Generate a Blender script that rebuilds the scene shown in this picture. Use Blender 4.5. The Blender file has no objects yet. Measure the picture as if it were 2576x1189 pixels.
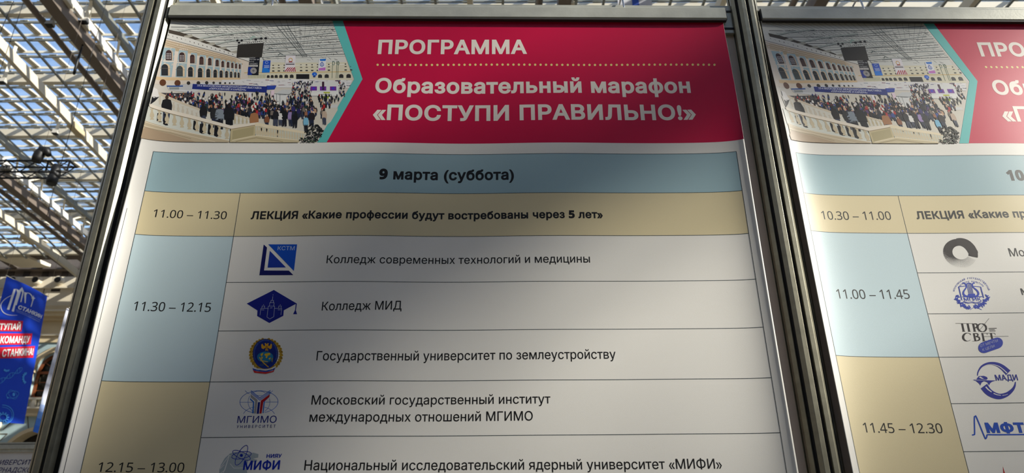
import bpy, bmesh, math, random
import numpy as np
from mathutils import Vector, Matrix

C = bpy.context.scene.collection
sc = bpy.context.scene

# ------------------------------------------------------------------ camera
EYE = 1.6
F_PX, CX, CY = 1880.0, 1288.0, 594.5
PITCH, YAW, ROLL = (math.radians(a) for a in (24.7768, -1.3084, -0.6083))
fwd = Vector((0, math.cos(PITCH), math.sin(PITCH)))
upv = Vector((0, -math.sin(PITCH), math.cos(PITCH)))
rgt = Vector((1, 0, 0))
RZ = Matrix.Rotation(YAW, 3, 'Z')
fwd, upv, rgt = RZ @ fwd, RZ @ upv, RZ @ rgt
cr, sr = math.cos(ROLL), math.sin(ROLL)
rgt, upv = cr * rgt + sr * upv, -sr * rgt + cr * upv
CAM = Vector((0, -1, EYE))
cam_d = bpy.data.cameras.new('camera')
cam = bpy.data.objects.new('camera', cam_d)
C.objects.link(cam)
cam_d.sensor_fit = 'HORIZONTAL'
cam_d.sensor_width = 36
cam_d.lens = 36 * F_PX / 2576
cam_d.clip_start = 0.02
cam_d.clip_end = 300
cam_d.dof.use_dof = True
cam_d.dof.focus_distance = 1.25
cam_d.dof.aperture_fstop = 11
cam.matrix_world = Matrix((
    (rgt.x, upv.x, -fwd.x, CAM.x), (rgt.y, upv.y, -fwd.y, CAM.y),
    (rgt.z, upv.z, -fwd.z, CAM.z), (0, 0, 0, 1)))
sc.camera = cam

# ------------------------------------------------------------------ sky, sun, exposure
SUN = Vector((0.80, -0.31, 0.52)).normalized()
world = bpy.data.worlds.new('sky')
sc.world = world
world.use_nodes = True
wn = world.node_tree.nodes
wl = world.node_tree.links
wn.clear()
wo = wn.new('ShaderNodeOutputWorld')
wb = wn.new('ShaderNodeBackground')
wsk = wn.new('ShaderNodeTexSky')
wsk.sky_type = 'NISHITA'
wsk.sun_disc = False
wsk.sun_elevation = math.asin(SUN.z)
wsk.sun_rotation = math.atan2(SUN.x, SUN.y)
wsk.air_density = 1.0
wsk.dust_density = 0.6
wsk.ozone_density = 1.0
wb.inputs['Strength'].default_value = 0.31
wl.new(wsk.outputs[0], wb.inputs['Color'])
wl.new(wb.outputs[0], wo.inputs['Surface'])
sun_d = bpy.data.lights.new('sun', 'SUN')
sun_d.energy = 8.2
sun_d.angle = math.radians(0.53)
sun_d.color = (1.0, 0.94, 0.83)
sun = bpy.data.objects.new('sun', sun_d)
C.objects.link(sun)
sun.location = (20, -10, 30)
sun.rotation_euler = SUN.to_track_quat('Z', 'Y').to_euler()
sc.view_settings.view_transform = 'Standard'
sc.view_settings.look = 'None'
sc.view_settings.gamma = 1
sc.view_settings.use_curve_mapping = False
sc.view_settings.exposure = 0.0

# ------------------------------------------------------------------ helpers
def lin(c):
    c = c / 255.0
    return c / 12.92 if c <= 0.04045 else ((c + 0.055) / 1.055) ** 2.4

def rgb(r, g, b):
    return (lin(r), lin(g), lin(b), 1)

MATS = {}
def mat(name, col, rough=0.6, metal=0.0, spec=0.5, noise=None, bump=None):
    """noise = (scale, amount): uneven tone; bump = (scale, distance)"""
    if name in MATS:
        return MATS[name]
    m = bpy.data.materials.new(name)
    m.use_nodes = True
    n, l = m.node_tree.nodes, m.node_tree.links
    b = n['Principled BSDF']
    b.inputs['Base Color'].default_value = rgb(*col)
    b.inputs['Roughness'].default_value = rough
    b.inputs['Metallic'].default_value = metal
    b.inputs['Specular IOR Level'].default_value = spec
    tc = n.new('ShaderNodeTexCoord')
    if noise:
        t = n.new('ShaderNodeTexNoise')
        t.inputs['Scale'].default_value = noise[0]
        t.inputs['Detail'].default_value = 6
        l.new(tc.outputs['Object'], t.inputs['Vector'])
        rmp = n.new('ShaderNodeMapRange')
        rmp.inputs['From Min'].default_value = 0.3
        rmp.inputs['From Max'].default_value = 0.7
        rmp.inputs['To Min'].default_value = 1 - noise[1]
        rmp.inputs['To Max'].default_value = 1 + noise[1]
        l.new(t.outputs['Fac'], rmp.inputs['Value'])
        mx = n.new('ShaderNodeMix')
        mx.data_type = 'RGBA'
        mx.blend_type = 'MULTIPLY'
        mx.inputs['Factor'].default_value = 1
        mx.inputs['A'].default_value = rgb(*col)
        l.new(rmp.outputs[0], mx.inputs['B'])
        l.new(mx.outputs['Result'], b.inputs['Base Color'])
    if bump:
        t2 = n.new('ShaderNodeTexNoise')
        t2.inputs['Scale'].default_value = bump[0]
        t2.inputs['Detail'].default_value = 4
        l.new(tc.outputs['Object'], t2.inputs['Vector'])
        bp = n.new('ShaderNodeBump')
        bp.inputs['Distance'].default_value = bump[1]
        bp.inputs['Strength'].default_value = 0.6
        l.new(t2.outputs['Fac'], bp.inputs['Height'])
        l.new(bp.outputs[0], b.inputs['Normal'])
    MATS[name] = m
    return m

def ink(col, rough=0.42):
    """a colour printed on the woven vinyl banner (fine diagonal twill in the cloth)"""
    key = 'ink_%d_%d_%d' % tuple(col)
    if key in MATS:
        return MATS[key]
    m = mat(key, col, rough=rough, spec=0.27)
    n, l = m.node_tree.nodes, m.node_tree.links
    b = n['Principled BSDF']
    tc = n.new('ShaderNodeTexCoord')
    mp = n.new('ShaderNodeMapping')
    mp.inputs['Rotation'].default_value = (0, math.radians(42), 0)
    w = n.new('ShaderNodeTexWave')
    w.wave_type = 'BANDS'
    w.bands_direction = 'X'
    w.inputs['Scale'].default_value = 330
    w.inputs['Distortion'].default_value = 1.2
    w.inputs['Detail'].default_value = 1
    l.new(tc.outputs['Object'], mp.inputs['Vector'])
    l.new(mp.outputs[0], w.inputs['Vector'])
    nz = n.new('ShaderNodeTexNoise')
    nz.inputs['Scale'].default_value = 900
    l.new(tc.outputs['Object'], nz.inputs['Vector'])
    ad = n.new('ShaderNodeMath')
    ad.operation = 'ADD'
    l.new(w.outputs['Fac'], ad.inputs[0])
    l.new(nz.outputs['Fac'], ad.inputs[1])
    bp = n.new('ShaderNodeBump')
    bp.inputs['Strength'].default_value = 0.28
    bp.inputs['Distance'].default_value = 0.00012
    l.new(ad.outputs[0], bp.inputs['Height'])
    l.new(bp.outputs[0], b.inputs['Normal'])
    return m

def tag(o, label=None, cat=None, group=None, kind=None):
    if label: o['label'] = label
    if cat: o['category'] = cat
    if group: o['group'] = group
    if kind: o['kind'] = kind
    return o

def empty(name, loc, label=None, cat=None, group=None, kind=None):
    o = bpy.data.objects.new(name, None)
    C.objects.link(o)
    o.empty_display_size = 0.1
    o.location = loc
    return tag(o, label, cat, group, kind)

def copy_tree(o, parent=None):
    c = o.copy()
    C.objects.link(c)
    c.parent = parent
    c.matrix_parent_inverse = o.matrix_parent_inverse.copy()
    for ch in list(o.children):
        copy_tree(ch, c)
    return c

class MB:
    """collects shapes, builds ONE mesh object"""
    def __init__(s):
        s.bm = bmesh.new()
        s.mi = 0
    def setm(s, i):
        s.mi = i
        return s
    def _f(s, vs):
        try:
            f = s.bm.faces.new(vs)
            f.material_index = s.mi
            return f
        except ValueError:
            return None
    def hexa(s, p):
        v = [s.bm.verts.new(q) for q in p]
        for f in ((3, 2, 1, 0), (4, 5, 6, 7), (0, 1, 5, 4), (1, 2, 6, 5), (2, 3, 7, 6), (3, 0, 4, 7)):
            s._f([v[i] for i in f])
        return s
    def box(s, a, b):
        (x0, y0, z0), (x1, y1, z1) = a, b
        return s.hexa([(x0, y0, z0), (x1, y0, z0), (x1, y1, z0), (x0, y1, z0),
                       (x0, y0, z1), (x1, y0, z1), (x1, y1, z1), (x0, y1, z1)])
    def bar(s, p, q, w, h=None, upd=(0, 0, 1)):
        """rectangular bar from p to q"""
        h = h or w
        p, q = Vector(p), Vector(q)
        d = (q - p).normalized()
        u = Vector(upd)
        sd = d.cross(u)
        if sd.length < 1e-4:
            sd = d.cross(Vector((1, 0, 0)))
        sd.normalize()
        u = sd.cross(d)
        a, b = sd * w / 2, u * h / 2
        return s.hexa([p - a - b, p + a - b, q + a - b, q - a - b, p - a + b, p + a + b, q + a + b, q - a + b])
    def tube(s, pts, r, n=10, cap=True):
        pts = [Vector(p) for p in pts]
        rings = []
        for i, p in enumerate(pts):
            d = (pts[min(i + 1, len(pts) - 1)] - pts[max(i - 1, 0)]).normalized()
            a = d.cross(Vector((0.3, 0.2, 1)))
            if a.length < 1e-3:
                a = d.cross(Vector((1, 0, 0)))
            a.normalize()
            b = d.cross(a)
            rr = r[i] if isinstance(r, (list, tuple)) else r
            rings.append([s.bm.verts.new(p + rr * (math.cos(t) * a + math.sin(t) * b))
                          for t in (2 * math.pi * k / n for k in range(n))])
        for i in range(len(rings) - 1):
            for k in range(n):
                f = s._f([rings[i][k], rings[i][(k + 1) % n], rings[i + 1][(k + 1) % n], rings[i + 1][k]])
                if f: f.smooth = True
        if cap:
            s._f(rings[0][::-1])
            s._f(rings[-1])
        return s
    def lathe(s, prof, c, axis='Z', n=24):
        """prof: (radius, height) pairs about an axis through c"""
        rings = []
        for r, h in prof:
            ring = []
            for k in range(n):
                t = 2 * math.pi * k / n
                a, b = r * math.cos(t), r * math.sin(t)
                p = {'Z': (a, b, h), 'Y': (a, h, b), 'X': (h, a, b)}[axis]
                ring.append(s.bm.verts.new(Vector(p) + Vector(c)))
            rings.append(ring)
        for i in range(len(rings) - 1):
            for k in range(n):
                f = s._f([rings[i][k], rings[i][(k + 1) % n], rings[i + 1][(k + 1) % n], rings[i + 1][k]])
                if f: f.smooth = True
        s._f(rings[0][::-1])
        s._f(rings[-1])
        return s
    def prism(s, poly, d0, d1, axis='Y'):
        """extrude a 2-D polygon; axis Y: (x, z) points, Z: (x, y) points, X: (y, z) points"""
        def P(p, d):
            return {'Y': (p[0], d, p[1]), 'Z': (p[0], p[1], d), 'X': (d, p[0], p[1])}[axis]
        a = [s.bm.verts.new(P(p, d0)) for p in poly]
        b = [s.bm.verts.new(P(p, d1)) for p in poly]
        s._f(a)
        s._f(b[::-1])
        n = len(poly)
        for k in range(n):
            s._f([a[k], b[k], b[(k + 1) % n], a[(k + 1) % n]])
        return s
    def build(s, name, mats, parent=None, bevel=0, keep=False):
        bmesh.ops.recalc_face_normals(s.bm, faces=s.bm.faces)
        me = bpy.data.meshes.new(name)
        s.bm.to_mesh(me)
        s.bm.free()
        for m in (mats if isinstance(mats, (list, tuple)) else [mats]):
            me.materials.append(m)
        o = bpy.data.objects.new(name, me)
        C.objects.link(o)
        if parent is not None:
            o.parent = parent
            # shapes are given in world coordinates
            if not keep:
                o.matrix_parent_inverse = Matrix.Translation(-Vector(parent.get('base', parent.location)))
        if bevel:
            md = o.modifiers.new('bevel', 'BEVEL')
            md.width = bevel
            md.segments = 2
            md.limit_method = 'ANGLE'
        return o

def setbase(o):
    o['base'] = tuple(o.location)
    return o

# ------------------------------------------------------------------ materials
ALU = mat('anodised_aluminium', (186, 185, 172), 0.45, 0.35, noise=(35, 0.10), bump=(260, 0.0002))
ALU_OLD = mat('worn_aluminium', (150, 146, 128), 0.42, 0.75, noise=(60, 0.14), bump=(260, 0.00012))
GROOVE = mat('groove_shadow_black', (30, 28, 25), 0.7)
CHROME = mat('hook_steel', (190, 190, 190), 0.18, 1.0)
PANEL = mat('grey_laminate', (230, 213, 197), 0.65, noise=(4, 0.03))
ROOFW = mat('roof_paint', (220, 211, 190), 0.55, noise=(0.6, 0.05))
ROOFG = mat('roof_grey_steel', (128, 130, 124), 0.5, noise=(0.5, 0.06))
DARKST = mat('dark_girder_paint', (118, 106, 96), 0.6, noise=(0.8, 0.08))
STONE = mat('cream_plaster', (214, 196, 160), 0.85, noise=(0.7, 0.10))
STONEW = mat('white_plaster', (226, 216, 194), 0.85, noise=(0.6, 0.08))
BLUEW = mat('pale_blue_plaster', (164, 186, 190), 0.85, noise=(0.8, 0.12))
SHADEW = mat('shaded_plaster', (120, 110, 98), 0.85, noise=(0.7, 0.10))  # side and back wall plaster, colour darkened to cut bounced light
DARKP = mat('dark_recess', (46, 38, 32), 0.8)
ATTIC = mat('attic_shade_grey', (84, 74, 66), 0.8, noise=(0.5, 0.12))  # shade under the eaves darkened into this colour
WOOD = mat('window_wood', (128, 66, 30), 0.45, noise=(5, 0.25))
BLACK = mat('stage_black', (16, 16, 18), 0.5)
FLOORM = mat('stone_floor', (140, 131, 114), 0.6, noise=(0.8, 0.08))

def glass(name, tint, fac):
    m = bpy.data.materials.new(name)
    m.use_nodes = True
    n, l = m.node_tree.nodes, m.node_tree.links
    n.clear()
    o = n.new('ShaderNodeOutputMaterial')
    t = n.new('ShaderNodeBsdfTransparent')
    t.inputs[0].default_value = (*tint, 1)
    g = n.new('ShaderNodeBsdfGlossy')
    g.inputs['Roughness'].default_value = 0.05
    fr = n.new('ShaderNodeFresnel')
    fr.inputs['IOR'].default_value = 1.45
    mu = n.new('ShaderNodeMath')
    mu.operation = 'MULTIPLY'
    mu.inputs[1].default_value = fac
    l.new(fr.outputs[0], mu.inputs[0])
    mx = n.new('ShaderNodeMixShader')
    l.new(mu.outputs[0], mx.inputs[0])
    l.new(t.outputs[0], mx.inputs[1])
    l.new(g.outputs[0], mx.inputs[2])
    l.new(mx.outputs[0], o.inputs['Surface'])
    return m
ROOF_GLASS = glass('roof_glass', (0.93, 0.95, 0.96), 0.8)
WIN_GLASS = glass('window_glass', (0.30, 0.33, 0.34), 1.0)

# ================================================================== THE HALL (structure)
X0, X1, Y0, Y1 = -34.0, 44.0, -26.0, 35.0     # hall extents
ZE = EYE                                       # heights below are given above the eye
def H(y):                                      # the roof dips towards the far wall
    return 15.0 if y < 24 else 15.0 - 0.0075 * (y - 24) ** 2

floor = MB().box((X0, Y0, -0.2), (X1, Y1 + 1, 0)).build('floor', FLOORM)
tag(floor, 'grey stone hall floor', 'floor', kind='structure')
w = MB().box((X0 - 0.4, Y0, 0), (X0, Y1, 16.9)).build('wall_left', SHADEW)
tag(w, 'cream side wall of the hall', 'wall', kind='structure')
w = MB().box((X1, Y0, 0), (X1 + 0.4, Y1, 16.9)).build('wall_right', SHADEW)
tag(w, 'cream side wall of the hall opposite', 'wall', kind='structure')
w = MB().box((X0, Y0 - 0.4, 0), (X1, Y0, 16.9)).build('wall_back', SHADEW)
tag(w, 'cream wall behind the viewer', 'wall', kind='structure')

# ---- glass roof: stepped panes, mullions, transoms, beams and rods
roof = setbase(empty('ceiling', (5, 5, 16.6), 'stepped glass roof of pale frames over the hall', 'roof', kind='structure'))
ROW, BAY, TILT = 0.8, 0.945, 0.125
mul, tra, ris, pan = MB(), MB(), MB(), MB()
beam_ys = [15.95 + 3.2 * k - (0.3 if k < -5 else 0) for k in range(-12, 6)]
row_y = []
y = 16.95 - 3.2 * 13 + 0.75
while y < 32.0:
    row_y.append(y)
    y += ROW if abs(y + 0.7) > 0.15 else ROW - 0.15
xs = [-14.07 + BAY * k for k in range(-22, 63)]
xs = [x for x in xs if X0 < x < X1]
mul_xs = [x for k, x in zip(range(-21, 99), xs) if x < 12 or k % 2]      # unseen mullions beyond the aisle thinned out to let more sun onto the posters
ROW0 = ROW
for y, y2 in zip(row_y, row_y[1:] + [row_y[-1] + ROW0]):
    ROW = y2 - y
    z = H(y + 0.4) + ZE + 0.28
    zb = z + TILT
    for x in mul_xs:
        parts = ((-0.08, 0.08),) if x > 10 else ((-0.115, -0.02), (0.02, 0.115), (-0.03, 0.03))
        for k, (ua, ub) in enumerate(parts):
            up = 0.03 if k == 2 else 0.0
            mul.hexa([(x + ua, y, z + up), (x + ub, y, z + up), (x + ub, y + ROW, zb + up), (x + ua, y + ROW, zb + up),
                      (x + ua, y, z + 0.05), (x + ub, y, z + 0.05), (x + ub, y + ROW, zb + 0.05), (x + ua, y + ROW, zb + 0.05)])
    tra.box((X0, y - 0.025, z - 0.08), (X1, y + 0.025, z - 0.03))
    ris.box((X0, y + ROW - 0.08, zb - 0.08), (X1, y + ROW - 0.05, zb + 0.01))
    ris.box((X0, y + 0.02, z - 0.01), (X1, y + 0.09, z + 0.03))
    v = [pan.bm.verts.new(p) for p in ((X0, y, z + 0.05), (X1, y, z + 0.05), (X1, y + ROW, zb + 0.05), (X0, y + ROW, zb + 0.05))]
    pan._f(v)
mul.build('mullion', ROOFW, roof)
tra.build('transom', ROOFG, roof)
ris.build('sash_rail', ROOFW, roof)
pan.build('glass_pane', ROOF_GLASS, roof)
for by in beam_ys:
    z = H(by) + ZE
    b = MB().box((X0, by, z - 0.12), (X1, by + 0.12, z + 0.17))
    b.box((X0, by - 0.02, z - 0.15), (X1, by + 0.16, z - 0.12))
    b.build('roof_beam', ROOFW, roof)
rods = [x + 0.08 if x < 12 else x + 0.33 for x in xs]
rb = MB()
for x in rods:
    ys = [Y0, 24, 26, 28, 30, 32.2]
    for a, b_ in zip(ys, ys[1:]):
        rb.bar((x, a, H(a) + ZE - 0.22), (x, b_, H(b_) + ZE - 0.22), 0.07, 0.05)
rb.build('glazing_rod', ROOFG, roof)
# unseen bent rod, added to throw a soft slanting shadow on the left poster
tr = MB().tube([(19.4, -7.62, ZE + 13.15), (19.4, 32.2, ZE + 13.15)], 0.085, 12)
tr.tube([(19.35 + 2.2 * 0.95, -7.6 - 0.95, ZE + 13.15), (19.35 - 2.2 * 0.12, -7.6 + 0.12, ZE + 13.15)], 0.085, 12)
tr.build('shadow_rod', ROOFG, roof)
# solid strip of roof where the glass meets the far wall
ez = H(32.3) + ZE + 0.35
MB().box((X0, 32.75, ez), (X1, 33.7, ez + 0.25)).build('eaves_slab', ATTIC, roof)
sl = MB()  # unseen boards added to break the sun on the far wall into streaks
for k in range(60):
    x = X0 + k * 1.3
    sl.box((x, 33.7, ez + 0.02), (x + 0.32, Y1 + 1, ez + 0.2))
sl.build('sun_streak_board', ATTIC, roof)
eg = MB()
eg._f([eg.bm.verts.new(p) for p in ((X0, 33.6, ez + 0.22), (X1, 33.6, ez + 0.22), (X1, Y1 + 1, ez + 0.24), (X0, Y1 + 1, ez + 0.24))])
eg.build('glass_pane', ROOF_GLASS, roof)

# unseen dark wall added across the aisle to cut bounce light on the posters
st = MB().box((-5.5, -3.9, 0), (6.0, -3.8, 3.1)).build('light_block_wall', mat('light_block_dark', (62, 58, 56), 0.7))
tag(st, 'plain dark wall added behind the viewer to cut bounce light', 'light blocker')

# the roof lies a touch askew to the exhibition wall
for o in roof.children:
    if not o.name.startswith('shadow_rod'):
        for v in o.data.vertices:
            v.co.y -= (v.co.x + 12) * 0.0135

# ---- far wall: arcade with windows
WX = -21.4
def arch_poly(cx, z0, zs, r, n=16):
    """opening: straight sides from z0 up to the spring line zs, then a half circle"""
    p = [(cx - r, z0), (cx + r, z0)]
    for k in range(n + 1):
        t = math.pi * k / n
        p.append((cx + r * math.cos(t), zs + r * math.sin(t)))
    return p

def wall_with_holes(mb, x0, x1, z0, z1, holes, y, depth):
    bm = bmesh.new()
    def loop(pts):
        vs = [bm.verts.new((p[0], y, p[1])) for p in pts]
        return [bm.edges.new((vs[i], vs[(i + 1) % len(vs)])) for i in range(len(vs))]
    ed = loop([(x0, z0), (x1, z0), (x1, z1), (x0, z1)])
    for h in holes:
        ed += loop(h)
    bmesh.ops.triangle_fill(bm, use_beauty=True, use_dissolve=False, edges=ed)
    for f in bm.faces:
        mb._f([mb.bm.verts.new(v.co) for v in f.verts])
    bm.free()
    for h in holes:                                    # reveals
        for i in range(len(h)):
            a, b = h[i], h[(i + 1) % len(h)]
            mb._f([mb.bm.verts.new(q) for q in ((a[0], y, a[1]), (b[0], y, b[1]), (b[0], y + depth, b[1]), (a[0], y + depth, a[1]))])

BAYW = 4.2
bays = [WX + BAYW * k for k in range(-2, 8)]
wall_far = setbase(empty('wall_far', (0, Y1, 0), 'far arcaded wall of pale blue plaster with cream trim', 'wall', kind='structure'))
fw = MB()
holes = []
for bx in bays:
    holes.append(arch_poly(bx, ZE + 8.12, ZE + 9.45, 0.97))
    holes.append(arch_poly(bx, ZE + 2.6, ZE + 5.2, 1.55))
wall_with_holes(fw, X0, X1, 0, ZE + 10.9, holes, Y1, 0.7)
fw.build('blue_wall', BLUEW, wall_far)
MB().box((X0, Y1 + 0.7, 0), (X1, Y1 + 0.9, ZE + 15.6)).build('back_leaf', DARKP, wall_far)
# cornice and attic
def band(name, z0, z1, proj, m):
    return MB().box((X0, Y1 - proj, ZE + z0), (X1, Y1 + 0.7, ZE + z1)).build(name, m, wall_far)
band('architrave', 10.9, 11.22, 0.06, STONE)
band('fascia', 11.22, 11.32, 0.14, STONEW)
band('frieze', 11.32, 12.0, 0.05, STONE)
band('cornice', 12.0, 12.16, 0.22, STONE)
band('cornice', 12.16, 12.36, 0.40, STONE)
band('cornice', 12.36, 12.46, 0.50, STONEW)
band('cornice_top', 12.46, 12.72, 0.30, STONE)
band('attic_panel', 12.72, 13.72, 0.0, STONEW)
band('attic_ledge', 13.72, 13.80, 0.14, STONEW)
band('nozzle_band', 13.80, 14.36, 0.06, STONEW)
band('attic_wall', 14.36, 15.5, -0.3, ATTIC)
band('attic_rail', 14.80, 14.88, 0.02, ATTIC)
at = MB()
for bx in bays:
    for dx in (-1.9, -0.9, 0.55, 1.35):
        at.box((bx + dx - 0.16, Y1 + 0.27, ZE + 14.40), (bx + dx + 0.16, Y1 + 0.31, ZE + 14.78))
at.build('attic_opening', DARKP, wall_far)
sm = MB()
for k in range(40):
    x = X0 + 0.9 + k * 1.95
    sm.box((x - 0.012, Y1 - 0.075, ZE + 13.80), (x + 0.012, Y1 - 0.055, ZE + 14.36))
    sm.box((x + 0.4 - 0.012, Y1 - 0.02, ZE + 12.72), (x + 0.4 + 0.012, Y1 + 0.01, ZE + 13.72))
    sm.box((x + 0.75, Y1 - 0.02, ZE + 13.58), (x + 1.2, Y1 + 0.01, ZE + 13.70))
    sm.box((x + 0.55, Y1 - 0.02, ZE + 12.74), (x + 0.95, Y1 + 0.01, ZE + 12.82))
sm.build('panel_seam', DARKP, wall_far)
# trims of every bay: window surround, impost, sill, voussoir grooves, arch lining
sur, imp, gro, pil = MB(), MB(), MB(), MB()
for bx in bays:
    n = 18
    for k in range(n):
        t0, t1 = math.pi * k / n, math.pi * (k + 1) / n
        q = []
        for t, r in ((t0, 0.97), (t1, 0.97), (t1, 1.22), (t0, 1.22)):
            q.append((bx + r * math.cos(t), ZE + 9.45 + r * math.sin(t)))
        sur.prism(q, Y1 - 0.10, Y1 + 0.02)
        q = []
        for t, r in ((t0, 1.45), (t1, 1.45), (t1, 1.62), (t0, 1.62)):
            q.append((bx + r * math.cos(t), ZE + 5.2 + r * math.sin(t)))
        sur.prism(q, Y1 - 0.05, Y1 + 0.6)
    for s in (-1, 1):
        sur.box((bx + s * 1.095 - 0.125, Y1 - 0.10, ZE + 8.12), (bx + s * 1.095 + 0.125, Y1 + 0.02, ZE + 9.45))
        imp.box((bx + s * 1.12 - 0.24, Y1 - 0.16, ZE + 9.38), (bx + s * 1.12 + 0.24, Y1 + 0.02, ZE + 9.50))
        pil.box((bx + s * 1.97 - 0.30, Y1 - 0.16, 0), (bx + s * 1.97 + 0.13, Y1, ZE + 10.9))
        for j, (za, dxa) in enumerate(((6.95, 1.75), (6.45, 1.95), (5.95, 2.0), (5.45, 2.0))):
            xx = bx + s * (1.55 + 0.1)
            gro.bar((bx + s * 1.72, Y1 - 0.012, ZE + za - 0.28), (bx + s * 1.45, Y1 - 0.012, ZE + za + 0.05), 0.025, 0.025)
            gro.bar((bx + s * 1.45, Y1 - 0.012, ZE + za + 0.05), (bx + s * 2.02, Y1 - 0.012, ZE + za + 0.05), 0.025, 0.025)
        gro.bar((bx + s * 0.55, Y1 - 0.012, ZE + 6.75), (bx + s * 0.75, Y1 - 0.012, ZE + 7.35), 0.025, 0.025)
sur.build('window_surround', STONE, wall_far)
imp.build('impost', STONE, wall_far)
gro.build('stone_joint', mat('joint_brown', (88, 76, 62), 0.9), wall_far)
pil.build('pilaster', STONEW, wall_far)
band('sill_course', 7.30, 7.42, 0.20, STONE)
band('sill_course', 7.42, 7.60, 0.10, STONEW)
band('string_course', 2.3, 2.6, 0.2, STONE)

# windows: frame, bars and glass
win = setbase(empty('window_1', (WX, Y1 + 0.35, ZE + 8.12), 'arched window with brown wooden frame and dark panes behind a stone balustrade', 'window', kind='structure'))
fr = MB()
n = 18
yw = Y1 + 0.22
for k in range(n):
    t0, t1 = math.pi * k / n, math.pi * (k + 1) / n
    q = [(WX + r * math.cos(t), ZE + 9.45 + r * math.sin(t)) for t, r in ((t0, 0.82), (t1, 0.82), (t1, 0.98), (t0, 0.98))]
    fr.prism(q, yw, yw + 0.12)
for s in (-1, 1):
    fr.box((WX + s * 0.90 - 0.08, yw, ZE + 8.12), (WX + s * 0.90 + 0.08, yw + 0.12, ZE + 9.45))
fr.box((WX - 0.9, yw, ZE + 8.12), (WX + 0.9, yw + 0.12, ZE + 8.28))
fr.box((WX - 0.97, yw - 0.02, ZE + 9.38), (WX + 0.97, yw + 0.12, ZE + 9.50))
fr.build('window_frame', WOOD, win)
bars = MB()
for dx in (-0.36, 0.36):
    bars.box((WX + dx - 0.05, yw, ZE + 8.2), (WX + dx + 0.05, yw + 0.1, ZE + 9.42))
for dz in (8.58, 8.98):
    bars.box((WX - 0.85, yw + 0.03, ZE + dz - 0.015), (WX + 0.85, yw + 0.07, ZE + dz + 0.015))
for a in (36, 72, 108, 144):
    t = math.radians(a)
    bars.bar((WX, yw + 0.05, ZE + 9.5), (WX + 0.85 * math.cos(t), yw + 0.05, ZE + 9.45 + 0.85 * math.sin(t)), 0.04)
bars.build('glazing_bar', WOOD, win)
gp = MB().prism(arch_poly(WX, ZE + 8.2, ZE + 9.45, 0.86), yw + 0.045, yw + 0.055)
gp.build('glass_pane', WIN_GLASS, win)
for i, bx in enumerate(bays):
    if bx == WX: continue
    c = copy_tree(win)
    c.name = 'window_%d' % (i + 2)
    c.location.x += bx - WX
    c['label'] = 'arched wooden window further along the far wall'

# balustrade under the windows (one per bay)
def balustrade(bx):
    o = setbase(empty('balustrade', (bx, Y1 - 0.3, ZE + 7.6), 'cream stone balustrade on the ledge under the arched window', 'balustrade',
                      group='balustrades under the arched windows'))
    MB().box((bx - 1.3, Y1 - 0.38, ZE + 8.02), (bx + 1.3, Y1 - 0.12, ZE + 8.12)).build('handrail', STONEW, o)
    MB().box((bx - 1.3, Y1 - 0.38, ZE + 7.60), (bx + 1.3, Y1 - 0.02, ZE + 7.68)).build('plinth', STONEW, o)
    for px in (-1.22, -0.42, 0.42, 1.22):
        MB().box((bx + px - 0.09, Y1 - 0.36, ZE + 7.68), (bx + px + 0.09, Y1 - 0.14, ZE + 8.02)).build('pedestal', STONEW, o)
    for g0 in (-1.13, -0.33, 0.51):
        for k in range(4):
            x = bx + g0 + 0.10 + k * 0.142
            MB().lathe([(0.045, 7.68), (0.045, 7.71), (0.03, 7.73), (0.055, 7.80), (0.05, 7.84), (0.022, 7.93), (0.03, 7.96), (0.045, 7.98), (0.045, 8.02)],
                       (x, Y1 - 0.25, ZE), 'Z', 12).build('baluster', STONEW, o)
    return o
balustrade(WX)

# round air nozzles on the white band below the attic
noz = setbase(empty('air_nozzle', (-23.35, Y1 - 0.06, ZE + 14.1), 'left one of two round air nozzles beside the blue banner', 'nozzle'))
def nozzle_parts(o, x):
    MB().lathe([(0.17, -0.26), (0.20, -0.26), (0.21, -0.02), (0.24, 0.006), (0.24, 0.02)], (x, Y1 - 0.06, ZE + 14.1), 'Y', 24).build('collar', STONEW, o)
    MB().lathe([(0.10, -0.30), (0.155, -0.27), (0.16, -0.255)], (x, Y1 - 0.06, ZE + 14.1), 'Y', 20).build('mouth', BLACK, o)
nozzle_parts(noz, -23.35)
for k, lab in ((1, 'right one of two round air nozzles beside the blue banner'),
               (-1, 'round air nozzle half hidden behind the top of the blue banner'),
               (2, 'round air nozzle cut off by the left aluminium post')):
    c = copy_tree(noz)
    c.location.x += 1.13 * k
    c['label'] = lab
# white cabinet hung under the eaves
cab = setbase(empty('duct_cabinet', (-24.0, 33.6, ZE + 14.9), 'pale boxed duct hung under the dark eaves of the far roof', 'duct'))
cb = MB()
cb.hexa([(-24.75, 33.3, ZE + 14.72), (-23.1, 33.3, ZE + 14.72), (-22.7, 34.6, ZE + 14.72), (-24.2, 34.6, ZE + 14.72),
         (-24.75, 33.3, ZE + 14.90), (-23.1, 33.3, ZE + 14.90), (-22.7, 34.6, ZE + 14.90), (-24.2, 34.6, ZE + 14.90)])
cb.build('casing', STONEW, cab)
MB().box((-24.7, 33.34, ZE + 14.98), (-23.1, 33.9, ZE + 15.05)).build('lid', STONEW, cab)
for x in (-24.5, -23.9, -23.3):
    hb = MB()
    hb.box((x - 0.02, 33.5, ZE + 14.88), (x + 0.02, 33.54, H(32.3) + ZE + 0.36))
    hb.build('hanger', DARKST, cab)

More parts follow.
